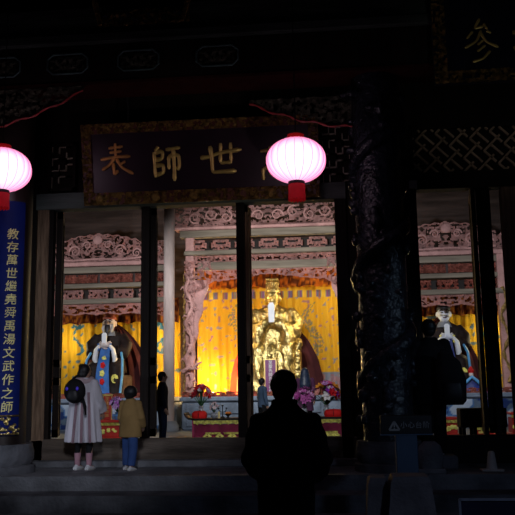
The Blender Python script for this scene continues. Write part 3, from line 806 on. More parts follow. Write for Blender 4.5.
# ------------------------------------------------------------------ statues (seated, facing -Y)
def hand(mb, c, d, n, s=1.0):      # palm + five fingers, d = pointing dir, n = curl dir
    c = Vector(c); d = Vector(d).normalized(); n = Vector(n).normalized(); sv = d.cross(n).normalized()
    mb.tube([c-d*.01*s, c+d*.035*s, c+d*.078*s], [.026*s, .036*s, .034*s], 10, flat=.55, up=n)
    for k, ln in enumerate((.060, .074, .080, .070)):
        o = sv*(k-1.5)*.0195*s*(1 if True else 1); p = c+d*.074*s+o
        p1 = p+d*ln*.45*s+n*.008*s; p2 = p1+d*ln*.32*s+n*.022*s; p3 = p2+d*ln*.12*s+n*.03*s
        mb.tube([p-d*.02*s, p1, p2, p3], [.0095*s, .0092*s, .0085*s, .007*s], 8)
    p = c+d*.015*s+sv*-.028*s
    mb.tube([p, p-sv*.025*s+d*.025*s+n*.01*s, p-sv*.03*s+d*.055*s+n*.025*s], [.013*s, .011*s, .009*s], 8)
def folds(v, amp, f=9, ph=0):
    return Vector((v.x+amp*.4*sin(v.z*f+ph), v.y-amp*(sin(v.x*f*2.1+v.z*f*.7+ph)+.6*sin(v.z*f*1.7-abs(v.x)*f)), v.z))
def gold_statue():
    X, Y, Z, s = XC, 26.6, 1.0, 4.0
    A = lambda x, y, z: Vector((X+x*s, Y+y*s, Z+z*s))
    t = thing('golden_statue', (X, Y, Z), 'large gilded seated sage statue in tall crown holding a pale tablet', 'statue')
    def vl(rows, n=32): return [(X+a*s, Y+b*s, Z+c*s, d*s, e*s) for a, b, c, d, e in rows]
    mb = MB()
    mb.vloft(vl([(0, -.13, .0, .21, .09), (0, -.13, .2, .19, .10), (0, -.12, .34, .185, .12), (0, -.08, .40, .18, .13)]), 32)
    mb.vloft(vl([(0, .02, .3, .17, .12), (0, .02, .45, .135, .10), (0, .02, .58, .150, .095), (0, .02, .67, .165, .085), (0, .02, .715, .12, .065), (0, .01, .74, .05, .045), (0, .0, .77, .04, .04)]), 32)
    for sg in (-1, 1):
        mb.tube([A(.13*sg, .02, .70), A(.185*sg, -.01, .60), A(.17*sg, -.06, .51), A(.09*sg, -.125, .55), A(.025*sg, -.15, .60)], [.05*s, .07*s, .075*s, .055*s, .035*s], 16)
        mb.tube([A(.10*sg, -.12, .55), A(.13*sg, -.13, .44), A(.15*sg, -.13, .30), A(.15*sg, -.13, .20)], [.05*s, .07*s, .06*s, .03*s], 14)
        mb.ell(A(.11*sg, -.15, .37), (.085*s, .09*s, .06*s))
        mb.tube([A(.11*sg, -.17, .36), A(.12*sg, -.2, .2), A(.12*sg, -.2, .03)], [.075*s, .065*s, .075*s], 14)
    mb.remesh(.045, 3).move(lambda v: folds(v, .016, 9))
    part('robe', mb, m_gold, t)
    mb = MB()
    mb.ell(A(0, -.02, .81), (.058*s, .062*s, .068*s), 24, 16); mb.ell(A(0, -.045, .775), (.043*s, .045*s, .04*s)); mb.tube([A(0, .01, .72), A(0, -.005, .78)], .04*s, 14)
    mb.ell(A(0, -.085, .803), (.010*s, .013*s, .018*s)); mb.tube([A(-.02, -.078, .782), A(0, -.086, .784), A(.02, -.078, .782)], .005*s, 6)
    for sg in (-1, 1):
        mb.ell(A(.062*sg, -.01, .80), (.009*s, .017*s, .032*s)); mb.ell(A(.023*sg, -.072, .818), (.013*s, .010*s, .007*s)); mb.tube([A(.008*sg, -.083, .832), A(.024*sg, -.082, .836), A(.04*sg, -.07, .83)], .004*s, 6)
    part('head', mb.remesh(.022, 1), m_gold, t)
    part('beard', MB().vloft(vl([(0, -.085, .66, .008, .006), (0, -.088, .70, .022, .012), (0, -.078, .755, .036, .02), (0, -.06, .785, .038, .02)]), 16), m_gold, t)
    mb = MB().vloft(vl([(0, -.01, .845, .062, .066), (0, -.01, .87, .066, .07), (0, -.005, .90, .05, .055), (0, 0, .93, .058, .06), (0, 0, .945, .04, .045)]), 24)
    mb.box(A(-.052, -.115, .945), A(.052, .085, .957), .01)
    for i in range(7):
        x = -.045+.015*i
        for j in range(7): mb.ell(A(x, -.112, .938-j*.011), .0052*s, 6, 5)
    part('crown', mb, m_gold, t)
    mb = MB(); hand(mb, A(-.03, -.165, .585), (1, -.1, .25), (0, 1, .2), 2.6); hand(mb, A(.03, -.175, .60), (-1, -.1, .15), (0, 1, .2), 2.6)
    part('hands', mb, m_gold, t)
    part('tablet', MB().prism([(X-.022*s, Z+.585*s), (X+.022*s, Z+.585*s), (X+.027*s, Z+.72*s), (X+.014*s, Z+.745*s), (X-.014*s, Z+.745*s), (X-.027*s, Z+.72*s)], Y-.208*s, Y-.196*s), m_white, t, label='pale tablet held upright')
    for sg in (-1, 1):
        mb = MB()
        mb.tube([A(.19*sg, .05, .2), A(.2*sg, -.05, .40), A(.215*sg, -.16, .43), A(.225*sg, -.21, .40), A(.205*sg, -.215, .37), A(.2*sg, -.19, .385)], [.03*s, .028*s, .026*s, .024*s, .018*s, .01*s], 12)
        mb.box(A(.175*sg, -.18, 0), A(.225*sg, .12, .36), .04)
        for k in range(6): mb.ell(A(.2*sg, -.185, .05+.055*k), (.022*s, .012*s, .022*s), 10, 8)
        part('throne_arm', mb, m_gold, t)
    mb = MB().tube([A(-.045, -.20, .42), A(-.055, -.235, .30), A(-.05, -.24, .05)], [.02*s, .03*s, .035*s], 10, flat=.4).tube([A(.05, -.2, .42), A(.065, -.235, .30), A(.07, -.24, .05)], [.02*s, .03*s, .04*s], 10, flat=.4)
    for i in range(26): mb.ell(A(random.uniform(-.03, .035), -.215-.03*random.random(), random.uniform(.08, .42)), (.012*s, .008*s, .01*s), 8, 6)
    part('robe_front', mb, m_gold, t)
gold_statue()
def tablet_marks(mb, x, y, z0, z1, n, w):
    for i in range(n):
        z = z1-(z1-z0)*(i+.5)/n; mb.box((x-w/2, y-.01, z-.01), (x+w/2, y, z+.012)); mb.box((x-.012, y-.01, z-(z1-z0)/n*.35), (x+.012, y, z+(z1-z0)/n*.35))
x, y = xP(270.5, 370, 24.9), 24.9
z0, z1 = 1.0, zP(270, 359, 24.9)
t = thing('spirit_tablet', (x, y, z0), 'upright purple tablet with gold border and small golden characters before the golden statue', 'tablet')
part('tablet_board', MB().box((x-.19, y, z0), (x+.19, y+.06, z1), .01), m_purple, t, smooth=False)
mb = MB()
for a in ((x-.19, z0, x-.165, z1), (x+.165, z0, x+.19, z1), (x-.19, z1-.025, x+.19, z1)): mb.box((a[0], y-.02, a[1]), (a[2], y, a[3]))
part('gilt_border', mb, m_goldflat, t, smooth=False)
for i, ch in enumerate('至聖先師孔子神位'):
    g = font_mesh(ch, .125, .003, .012); z = z1-.1-(z1-z0-.12)*i/8; g.move(lambda v: v+Vector((x, y-.008, z))); part('character', g, m_cream, t, smooth=False)
part('tablet_foot', MB().box((x-.26, y-.05, .99), (x+.26, y+.12, 1.1), .02), m_goldold, t, smooth=False)

def side_statue(xc, z0, s, beard, lab):
    X, Y, Z = xc, 26.6, z0
    A = lambda x, y, z: Vector((X+x*s, Y+y*s, Z+z*s))
    def vl(rows): return [(X+a*s, Y+b*s, Z+c*s, d*s, e*s) for a, b, c, d, e in rows]
    t = thing('seated_statue', (X, Y, Z), lab, 'statue')
    mb = MB()
    mb.vloft(vl([(0, -.13, .0, .24, .10), (0, -.13, .2, .21, .11), (0, -.11, .33, .20, .13), (0, -.08, .38, .18, .12)]), 28)
    mb.vloft(vl([(0, .02, .28, .2, .12), (0, .02, .45, .17, .10), (0, .02, .60, .185, .095), (0, .02, .69, .175, .08), (0, .02, .74, .11, .06), (0, .01, .765, .05, .045)]), 28)
    for sg in (-1, 1):
        mb.tube([A(.14*sg, .02, .71), A(.2*sg, -.01, .60), A(.18*sg, -.07, .5), A(.11*sg, -.12, .54)], [.05*s, .075*s, .08*s, .055*s], 14)
        mb.ell(A(.12*sg, -.15, .35), (.09*s, .09*s, .06*s)); mb.tube([A(.12*sg, -.17, .34), A(.13*sg, -.2, .2), A(.13*sg, -.2, .03)], [.08*s, .07*s, .08*s], 14)
    part('robe', mb.remesh(.04, 3).move(lambda v: folds(v, .015, 8)), m_robebrown, t)
    mb = MB()
    mb.ell(A(0, -.03, .845), (.072*s, .072*s, .078*s), 24, 16); mb.ell(A(0, -.055, .80), (.056*s, .050*s, .045*s)); mb.tube([A(0, .01, .72), A(0, -.01, .80)], .04*s, 14)
    mb.ell(A(0, -.098, .835), (.011*s, .014*s, .020*s))
    for sg in (-1, 1): mb.ell(A(.076*sg, -.015, .84), (.010*s, .017*s, .032*s)); mb.ell(A(.025*sg, -.084, .855), (.012*s, .006*s, .005*s))
    hd = part('head', mb.remesh(.018, 1), m_skin if beard else M('white_painted_face', (.72, .76, .86), .45, var=.04), t)
    for sg in (-1, 1):
        e_ = part('eye', MB().ell(A(.028*sg, -.100, .856), (.014*s, .006*s, .007*s), 8, 6), m_hair, hd)
        part('eyebrow', MB().tube([A(.012*sg, -.104, .876), A(.030*sg, -.100, .883), A(.052*sg, -.086, .874)], .0055*s, 6), m_hair, hd)
    part('mouth', MB().tube([A(-.018, -.104, .800), A(0, -.109, .798), A(.018, -.104, .800)], .006*s, 6), m_maroon, hd)
    part('hat', MB().vloft(vl([(0, -.02, .888, .074, .075), (0, -.02, .91, .077, .078), (0, -.01, .94, .055, .058), (0, .0, .975, .045, .04), (0, 0, .985, .02, .02)]), 20), m_hair if not beard else m_redband, t)
    part('collar', MB().vloft(vl([(0, -.02, .70, .085, .075), (0, -.02, .735, .07, .065), (0, -.015, .765, .05, .05)]), 20), M('grey_collar', (.20, .22, .26), .6), t)
    if beard:
        part('beard', MB().vloft(vl([(0, -.115, .70, .006, .006), (0, -.118, .74, .028, .014), (0, -.105, .80, .032, .02), (0, -.095, .825, .026, .012)]), 14), m_hair, t, label='long black beard')
        mb = MB()
        for sg in (-1, 1): mb.tube([A(.05*sg, -.07, .83), A(.055*sg, -.09, .78), A(.045*sg, -.1, .735)], [.012*s, .018*s, .008*s], 8)
        part('side_whiskers', mb, M('grey_whiskers', (.4, .38, .36), .7), t)
    tz = .585
    part('tablet', MB().prism([(X-.026*s, Z+(tz)*s), (X+.026*s, Z+(tz)*s), (X+.028*s, Z+(tz+.125)*s), (X+.012*s, Z+(tz+.14)*s), (X-.012*s, Z+(tz+.14)*s), (X-.028*s, Z+(tz+.125)*s)], Y-.225*s, Y-.212*s), m_white, t, label='white tablet held in both hands')
    mb = MB(); hand(mb, A(-.035, -.2, tz-.01), (1, -.1, .25), (0, 1, .2), 2.2); hand(mb, A(.035, -.21, tz+.0), (-1, -.1, .15), (0, 1, .2), 2.2)
    part('hands', mb, m_skin if beard else M('white_painted_hands', (.70, .72, .80), .5, var=.04), t)
    for sg in (-1, 1):
        part('sleeve_cuff', MB().tube([A(.055*sg, -.20, tz+.0), A(.095*sg, -.19, tz-.05), A(.115*sg, -.18, tz-.16), A(.10*sg, -.18, tz-.20)], [.026*s, .036*s, .042*s, .02*s], 12, flat=.7), m_white, t, label='white inner sleeve')
        part('cuff_band', MB().tube([A(.07*sg, -.205, tz+.02), A(.068*sg, -.205, tz-.06)], .012*s, 8), m_yel if not beard else m_robeblue, t)
        part('sash', MB().tube([A(.17*sg, -.13, .52), A(.205*sg, -.2, .42), A(.215*sg, -.235, .25), A(.2*sg, -.265, .04)], .014*s, 8), m_skyblue, t, label='sky blue sash edge')
    # robe front panel
    def xo(z): return .06+.02*(.5-z)
    mb = MB(); rings = []
    for z, y, w in ((.60, -.165, .045), (.46, -.205, .06), (.38, -.25, .065), (.30, -.275, .07), (.05, -.285, .085)):
        rings.append([A(-w, y, z), A(w, y, z), A(w, y+.02, z), A(-w, y+.02, z)])
    part('robe_panel', mb.quadstrip(rings), m_robeblue if beard else m_navy, t, smooth=False, label='blue front panel of the robe')
    for k, (z, mt_) in enumerate(((.43, m_yel), (.36, m_redcloth), (.27, m_yel), (.18, m_redcloth))):
        y = -.215 if z > .4 else (-.262 if z > .33 else -.285)
        mb = MB().ell(A(0, y, z), (.026*s, .012*s, .035*s), 12, 8)
        for q in range(5): mb.ell(A(.022*cos(q*1.26), y-.003, z+.03*sin(q*1.26)), (.009*s, .007*s, .009*s), 8, 6)
        part('embroidered_emblem', mb, mt_, t)
    mb = MB(); 
    for a in range(3): mb.tube([A(.14+.035*(1-a*.3)*cos(q*.7), -.272, .21+.045*(1-a*.3)*sin(q*.7)) for q in range(8-a)], .007*s, 6)
    part('embroidered_roundel', mb, m_yel, t, label='yellow green roundel on the knee')
side_statue(XC-BAY, 1.0, 2.95, True, 'seated statue with black beard in dark robe and blue front panel, white tablet in hands')
side_statue(XC+BAY, 1.0, 3.0, False, 'seated beardless statue with white face, dark robe and navy skirt, seen in right doorway')
# navy skirt of right statue bulges, blue & white: small cloth on altar edge
xk = xP(474, 400, 25.0)
mb = MB().vloft([(xk, 25.3, 1.0, .36, .2), (xk, 25.3, 1.2, .30, .18), (xk, 25.32, 1.38, .16, .12), (xk, 25.33, 1.45, .05, .05)], 24).move(lambda v: folds(v, .015, 12))
t = thing('kneeling_figurine', (xk, 25.3, 1.0), 'small navy-robed figure with coloured crown on the right altar', 'figurine')
part('robe', mb, m_navy, t)
part('cape', MB().tube([(xk-.28, 25.12, 1.22), (xk-.14, 25.1, 1.36), (xk, 25.1, 1.48), (xk+.14, 25.1, 1.36), (xk+.3, 25.12, 1.18)], [.03, .05, .05, .05, .03], 10), m_skyblue, t, label='sky blue cape edge')
part('head', MB().ell((xk, 25.25, 1.55), (.07, .075, .09)), m_skin, t)
part('crown', MB().vloft([(xk, 25.25, 1.60, .08, .08), (xk, 25.25, 1.68, .09, .09), (xk, 25.25, 1.8, .02, .02)], 10).ell((xk-.05, 25.17, 1.66), .03).ell((xk+.05, 25.17, 1.66), .03), m_redcloth, t)

# ================================================================== ALTAR FURNITURE
def slab_table(x0, x1, y, ztop, lab, horns=True):
    t = thing('altar_table', ((x0+x1)/2, y, 0), lab, 'table')
    d = .34
    part('tabletop', MB().box((x0, y-d, ztop-.05), (x1, y+d, ztop), .012), m_blackwood, t, smooth=False)
    if horns:
        for xa, sg in ((x0, -1), (x1, 1)):
            mb = MB(); mb.quadstrip([[Vector((xa+sg*dx, y+yy, z+q)) for yy, q in ((-d, -.03), (d, -.03), (d, .02), (-d, .02))] for dx, z in ((-.06, ztop-.02), (.08, ztop), (.16, ztop+.06), (.2, ztop+.13))])
            part('upturned_end', mb, m_blackwood, t)
    part('embroidered_fringe', MB().relief(x0+.05, x1-.05, lambda x: ztop-.16+.03*abs(sin(x*16)), lambda x: ztop-.05, y-d-.02, .02, .015, rel=.02, f=20), m_yel, t, label='yellow embroidered edge')
    part('cloth_front', MB().relief(x0+.08, x1-.08, lambda x: .03, lambda x: ztop-.14, y-d, .04, .02, rel=.05, f=4), m_magenta, t, label='magenta front cloth')
    mb = MB().relief(x0+.35, x1-.35, lambda x: .10, lambda x: .15, y-d-.03, .02, .015, rel=.02, f=20)
    for i in range(4):
        xx = x0+.4+(x1-x0-.8)*i/3
        for q in range(6): mb.ell((xx+.07*cos(q*1.05), y-d-.03, .05+.03*sin(q*1.05)), (.04, .012, .022), 8, 6)
    part('embroidered_pattern', mb, m_yel, t, label='yellow pattern near the hem')
    for xx in (x0+.04, x1-.04):
        for yy in (y-d+.04, y+d-.04): part('leg', MB().box((xx-.03, yy-.03, 0), (xx+.03, yy+.03, ztop-.05)), m_magenta, t, smooth=False)
    return t
Yt = 20.6
ztp = zP(210, 418, Yt)
slab_table(xP(194, 430, Yt), xP(262, 430, Yt), Yt, ztp, 'low altar table with upturned ends, magenta cloth and yellow fringe, left of the mullion')
slab_table(xP(309, 430, Yt), xP(352, 430, Yt), Yt, ztp, 'low altar table with magenta cloth beside the right jamb, behind the dark-coated man', True)
def bouquet(px, py, Y, r, cols, lab, n=34, zbase=None, vase=(.3, .32, .36)):
    c = P(px, py, Y); zb = zbase if zbase is not None else ztp
    t = thing('flower_bouquet', (c.x, Y, zb), lab, 'flowers')
    h = c.z-zb
    vz = min(.34, max(.14, h*.5))
    part('vase', MB().vloft([(c.x, Y, zb, .05, .05), (c.x, Y, zb+vz*.15, .07, .07), (c.x, Y, zb+vz*.5, .095, .095), (c.x, Y, zb+vz*.8, .05, .05), (c.x, Y, zb+vz, .07, .07)], 16), M('vase_glaze', vase, .3), t)
    mb = MB(); heads = []
    for i in range(n):
        a = random.uniform(0, 2*PI); e_ = random.uniform(-.5, 1.3); q = r*random.uniform(.6, 1.0)
        p = Vector((c.x+q*cos(a)*cos(e_), Y+q*sin(a)*cos(e_), c.z+q*sin(e_)*.85)); heads.append(p)
        mb.tube([(c.x, Y, zb+vz*.9), ((c.x+p.x)/2, (Y+p.y)/2, (zb+vz+p.z)/2), p], .006, 4)
    part('stems', mb, M('stem_green', (.03, .09, .03), .7), t)
    mats = [M('petals', cc, .7, var=.2) for cc in cols]
    for i, p in enumerate(heads):
        mb = MB(); d = (p-Vector((c.x, Y, c.z-r*.3))).normalized(); a1 = d.cross(Vector((0, 0, 1))).normalized(); a2 = d.cross(a1); s_ = r*random.uniform(.28, .42)
        mb.ell(p+d*s_*.25, s_*.28, 8, 6)
        for k in range(6):
            g = 2*PI*k/6; o = a1*cos(g)+a2*sin(g); mb.tube([p, p+o*s_*.5+d*s_*.15, p+o*s_*.95+d*s_*.4], [s_*.14, s_*.34, s_*.12], 6, flat=.35, up=tuple(d))
        part('blossom', mb, mats[i % len(mats)], t)
RED_, PINK_, PUR_, WHT_, LIL_ = (.55, .01, .02), (.75, .12, .25), (.32, .05, .45), (.75, .72, .72), (.55, .25, .55)
bouquet(201, 394, Yt+.22, .26, [RED_, RED_, (.30, .01, .02), LIL_, RED_, WHT_, PUR_], 'red and purple flower bouquet on the left altar table', 34)
bouquet(214, 407, Yt-.15, .14, [(.62, .42, .45), (.7, .55, .55)], 'small pale pink flower vase on the left altar table', 16)
bouquet(326, 393, Yt+.22, .34, [RED_, PINK_, PUR_, LIL_, (.8, .35, .3), (.75, .3, .03), WHT_], 'large mixed pink, red and purple bouquet beside the right jamb', 46)
bouquet(304, 397, Yt-.5, .25, [(.50, .12, .38), (.7, .35, .6), (.34, .05, .25)], 'purple orchid bouquet just right of the dark-coated man\'s head', 34, zbase=.56)
t = thing('flower_stand', (xP(304, 397, Yt-.5), Yt-.5, 0), 'small dark stand under the purple orchid bouquet', 'stand')
sx = xP(304, 397, Yt-.5)
part('stand_top', MB().box((sx-.2, Yt-.7, .52), (sx+.2, Yt-.3, .56), .01), m_blackwood, t, smooth=False)
for a in (-.16, .16):
    for b in (-.16, .16): part('leg', MB().box((sx+a-.02, Yt-.5+b-.02, 0), (sx+a+.02, Yt-.5+b+.02, .52)), m_blackwood, t, smooth=False)
def cushion(pxa, pxb, lab, Y=Yt-.12):
    x0, x1 = xP(pxa, 412, Y), xP(pxb, 412, Y); mb = MB()
    xm = (x0+x1)/2; mb.vloft([(xm, Y, ztp, (x1-x0)*.46, .16), (xm, Y, ztp+.05, (x1-x0)*.5, .18), (xm, Y, ztp+.13, (x1-x0)*.48, .17), (xm, Y, ztp+.18, (x1-x0)*.36, .12), (xm, Y, ztp+.19, .02, .02)], 28, .6)
    t = thing('offering_bundle', (xm, Y, ztp), lab, 'bundle')
    part('wrapping', mb, m_redcloth, t)
    part('tie', MB().tube([(xm, Y-.19, ztp+.02), (xm, Y-.185, ztp+.14), (xm, Y, ztp+.20), (xm, Y+.185, ztp+.14), (xm, Y+.19, ztp+.02)], .008, 6), m_maroon, t)
cushion(192, 207, 'red wrapped offering bundle at the left end of the left altar table')
cushion(324, 343, 'red wrapped offering bundle on the altar table beside the right jamb')
x_ = xP(222.5, 405, Yt-.15); y_ = Yt-.15
t = thing('candle_stand', (x_, y_, ztp), 'dark branched candle stand on the left altar table', 'candle stand')
part('base', MB().vloft([(x_, y_, ztp, .07, .07), (x_, y_, ztp+.02, .06, .06), (x_, y_, ztp+.05, .015, .015)], 16), m_iron, t)
part('stem', MB().tube([(x_, y_, ztp+.03), (x_, y_, ztp+.3)], .012, 8), m_iron, t)
part('arm', MB().tube([(x_-.1, y_, ztp+.24), (x_-.08, y_, ztp+.17), (x_, y_, ztp+.14), (x_+.08, y_, ztp+.17), (x_+.1, y_, ztp+.24)], .010, 8).cyl((x_-.1, y_), .025, ztp+.23, ztp+.26, 10).cyl((x_+.1, y_), .025, ztp+.23, ztp+.26, 10).cyl((x_, y_), .028, ztp+.29, ztp+.33, 10), m_iron, t)
x_ = xP(219, 412, Yt-.2); y_ = Yt-.22
t = thing('yellow_candle', (x_, y_, ztp), 'short yellow candle beside the candle stand', 'candle')
part('wax', MB().cyl((x_, y_), .03, ztp, ztp+.16, 14), M('yellow_wax', (.75, .6, .25), .5), t); part('wick', MB().tube([(x_, y_, ztp+.15), (x_+.003, y_, ztp+.185)], .004, 5), m_black, t)
x_ = xP(228, 412, Yt-.1); y_ = Yt-.1
t = thing('offering_dish', (x_, y_, ztp), 'footed dish of orange fruit on the left altar table', 'dish')
part('bowl', MB().vloft([(x_, y_, ztp, .05, .05), (x_, y_, ztp+.04, .02, .02), (x_, y_, ztp+.07, .06, .06), (x_, y_, ztp+.10, .1, .1)], 20), m_iron, t)
for k in range(5):
    a = k*1.257; solo('orange', MB().ell((x_+.05*cos(a), y_+.05*sin(a), ztp+.125), .032, 12, 8), M('orange_peel', (.8, .22, .03), .5), 'small orange piled in the footed dish', 'fruit', 'oranges in the footed dish')

# side altars: red pedestals with tablets
def pedestal(px0, px1, py0, Y, lab):
    x0, x1 = xP(px0, 430, Y), xP(px1, 430, Y); zt = zP(px0, py0, Y); t = thing('red_pedestal', ((x0+x1)/2, Y, 0), lab, 'pedestal')
    part('body', MB().box((x0+.04, Y-.25, .06), (x1-.04, Y+.25, zt-.12), .01), m_red, t, smooth=False)
    part('top_board', MB().box((x0, Y-.3, zt-.06), (x1, Y+.3, zt), .01), m_red, t, smooth=False)
    part('yellow_frieze', MB().relief(x0+.02, x1-.02, lambda x: zt-.13, lambda x: zt-.06, Y-.28, .015, .02, rel=.02, f=20), m_yel, t)
    part('base_board', MB().box((x0-.02, Y-.3, 0), (x1+.02, Y+.3, .06), .01), m_red, t, smooth=False)
    mb = MB(); xm = (x0+x1)/2; w = (x1-x0)
    for k in range(9):
        a = k*.7; mb.ell((xm+w*.3*cos(a), Y-.26, (zt-.13)*.5+.03+.05*sin(a*1.3)), (.05, .012, .035), 10, 6)
    part('gilded_pattern', mb, m_yel, t)
    return zt
Yq = 20.4
zt = pedestal(97, 123, 420, Yq, 'red lacquered pedestal with yellow pattern, before the left shrine')
x_ = xP(107.5, 400, Yq); z1 = zP(107, 395, Yq)
t = thing('red_tablet', (x_, Yq, zt), 'upright red tablet with golden characters standing on the left pedestal', 'tablet')
part('tablet_board', MB().box((x_-.12, Yq, zt), (x_+.12, Yq+.04, z1), .008), m_red, t, smooth=False)
mb = MB()
for a in ((x_-.12, zt, x_-.10, z1), (x_+.10, zt, x_+.12, z1), (x_-.14, z1-.03, x_+.14, z1+.02)): mb.box((a[0], Yq-.015, a[1]), (a[2], Yq, a[3]))
part('gilt_border', mb, m_goldflat, t, smooth=False)
for i in range(5):
    mb = MB(); z = z1-.1-(z1-zt-.15)*i/4.6
    for q in (-.03, 0, .03): mb.box((x_-.05, Yq-.01, z+q-.005), (x_+.05, Yq, z+q+.005))
    mb.box((x_-.005, Yq-.01, z-.04), (x_+.005, Yq, z+.04)); part('character', mb, m_goldflat, t, smooth=False)
xk_ = P(118, 407, Yq-.1)
bouquet(117.5, 404, Yq-.12, .20, [(.45, .15, .5), (.6, .35, .65), (.35, .12, .45)], 'purple flower bouquet in a blue vase on the left pedestal', 26, zbase=zt, vase=(.08, .2, .4))
Yr = 20.4
pedestal(442, 458, 417, Yr, 'red and gold pedestal before the right shrine, left of the dark donation box')
pedestal(474, 494, 424, Yr, 'low red and gold pedestal seen over the threshold under the donation box')
pedestal(509, 524, 412, Yr, 'red pedestal at the right edge, inside the last doorway gap')
bouquet(487, 397, 24.95, .24, [(.7, .2, .6), (.6, .4, .6), (.4, .1, .4)], 'magenta flower bouquet behind the right door leaf, on the altar edge', 22, zbase=1.0)
bouquet(504, 395, 24.95, .22, [(.55, .5, .4), (.5, .35, .3)], 'faded cream flower bouquet on the right altar edge at the picture edge', 20, zbase=1.0)
# donation box inside the right doorway
x0, x1 = xP(459, 420, 14.2), xP(505, 420, 14.2); zt = zP(480, 408, 14.2); zl = zP(480, 427, 14.2)
t = thing('offering_counter', ((x0+x1)/2, 14.2, 0), 'dark open-legged offering counter just inside the right doorway', 'counter')
part('counter_top', MB().box((x0, 14.0, zl), (x1, 14.45, zt), .015), m_blackwood, t, smooth=False)
for a in (x0+.05, x1-.05, (x0+x1)/2-.15): 
    for b in (14.05, 14.4): part('leg', MB().box((a-.03, b-.03, 0), (a+.03, b+.03, zl)), m_blackwood, t, smooth=False)

# shrine lamp: warm floodlight at the foot of the central curtain
c = P(209, 392, 27.0)
def fixture(name, c, lab):
    t = thing(name, (c.x, c.y, 1.0), lab, 'lamp')
    part('lamp_body', MB().box((c.x-.18, c.y-.1, 1.03), (c.x+.18, c.y+.06, 1.12), .02), m_iron, t, smooth=False)
    part('lamp_foot', MB().box((c.x-.06, c.y-.08, 1.0), (c.x+.06, c.y+.06, 1.03)), m_iron, t, smooth=False)
    part('lamp_glass', MB().box((c.x-.16, c.y-.08, 1.12), (c.x+.16, c.y+.04, 1.135)), M('glowing_lamp_glass', (1, 1, 1), emit=(1, .8, .45), es=12), t, smooth=False, label='glowing glass')
fixture('floodlight', c, 'small warm floodlight on the altar at the foot of the yellow curtain')

# ================================================================== PEOPLE
def person(name, loc, rotz, h, label, skin=m_skinr, arms=None, feet=None, lean=0, headturn=0, hvox=.009):
    s = h/1.70; V = lambda x, y, z: Vector((x*s, y*s + lean*max(0, z-.9)*s, z*s))
    t = thing(name, loc, label, 'person', None, rotz)
    arms = arms or {-1: [(-.185, 0, 1.38), (-.24, -.01, 1.12), (-.24, .06, .88)], 1: [(.185, 0, 1.38), (.24, -.01, 1.12), (.24, .06, .88)]}
    feet = feet or {-1: (-.09, 0), 1: (.09, 0)}
    mb = MB(); R = lambda rows: [(x*s, y*s+lean*max(0, z-.9)*s, z*s, a*s, b*s) for x, y, z, a, b in rows]
    ct, st = cos(headturn), sin(headturn)
    def HD(x, y, z): return V(x*ct - y*st, x*st + y*ct, z)
    mb.ell(HD(0, .015, 1.59), (.074*s, .088*s, .112*s), 24, 16) if headturn == 0 else mb.ell(HD(0, .015, 1.59), (.082*s, .082*s, .112*s), 24, 16)
    mb.ell(HD(0, .045, 1.53), (.05*s, .052*s, .055*s)); mb.ell(HD(0, .108, 1.58), (.013*s, .02*s, .022*s)); mb.ell(HD(0, .095, 1.545), (.022*s, .012*s, .008*s))
    for sg in (-1, 1): mb.ell(HD(.078*sg, .01, 1.585), (.012*s, .02*s, .03*s))
    mb.tube([V(0, -.01, 1.40), V(0, .005, 1.54)], .055*s, 14)
    mb.vloft(R([(0, 0, .86, .15, .10), (0, 0, .95, .165, .11), (0, 0, 1.08, .135, .09), (0, 0, 1.25, .155, .105), (0, 0, 1.36, .17, .10), (0, 0, 1.42, .12, .075), (0, 0, 1.46, .06, .055)]), 24)
    for sg, a in arms.items():
        mb.tube([V(*a[0]), (V(*a[0])+V(*a[1]))/2, V(*a[1]), (V(*a[1])+V(*a[2]))/2, V(*a[2])], [.052*s, .046*s, .038*s, .034*s, .024*s], 12)
        d = (V(*a[2])-V(*a[1])).normalized(); hand(mb, V(*a[2])+d*.01*s, d, (-sg*.8, .3, 0), s)
    for sg, (fx, fy) in feet.items():
        mb.tube([V(.085*sg, 0, .90), V((.085*sg+fx)/2, .01+fy/2, .66), V(fx*.97, fy*.6+.02, .47), V(fx, fy, .25), V(fx, fy-.01, .07)], [.088*s, .075*s, .055*s, .05*s, .036*s], 14)
        mb.tube([V(fx, fy-.05, .045), V(fx, fy+.05, .04), V(fx, fy+.15, .025)], [.035*s, .038*s, .022*s], 10)
    b = part('body', mb.remesh(hvox, 1), skin, t, world=False)
    for sg in (-1, 1): part('eye', MB().ell(HD(.03*sg, .09, 1.60), .011*s, 8, 6), m_black, t, world=False)
    return t, V, R, arms, feet, HD
def shoe(V, t, fx, fy, mat, s, lab=None):
    mb = MB()
    rows = [(-.085, .035, .05), (-.05, .042, .085), (.02, .043, .075), (.09, .045, .05), (.14, .042, .035), (.175, .025, .02)]
    rings = []
    for y, w, hh in rows: rings.append([V(fx+w*cos(a), fy+y, 0)+Vector((0, 0, max(0.002, (hh*.5+hh*.55*sin(a))*s))) for a in [2*PI*i/14 for i in range(14)]])
    mb.quadstrip(rings); o = part('shoe', mb, mat, t, world=False, label=lab)
    part('sole', MB().vloft([(V(fx, fy, 0).x, V(fx, fy+.045, 0).y, .0, .047*s, .135*s), (V(fx, fy, 0).x, V(fx, fy+.045, 0).y, .018*s, .049*s, .138*s)], 18), m_cream, o, world=False)
def trousers(V, t, feet, mat, s, r=(.11, .085, .07), zend=.08, lab=None):
    mb = MB().vloft([(0, 0, .80*s, .15*s, .115*s), (0, 0, .9*s, .178*s, .125*s), (0, 0, 1.0*s, .165*s, .115*s)], 24)
    for sg, (fx, fy) in feet.items():
        mb.tube([V(.085*sg, 0, .90), V((.085*sg+fx)/2, .01+fy/2, .66), V(fx*.97, fy*.6+.02, .47), V(fx, fy-.005, zend)], [r[0]*s, r[0]*.9*s, r[1]*s, r[2]*s], 16)
    part('trousers', mb.remesh(.014, 2), mat, t, world=False, label=lab)
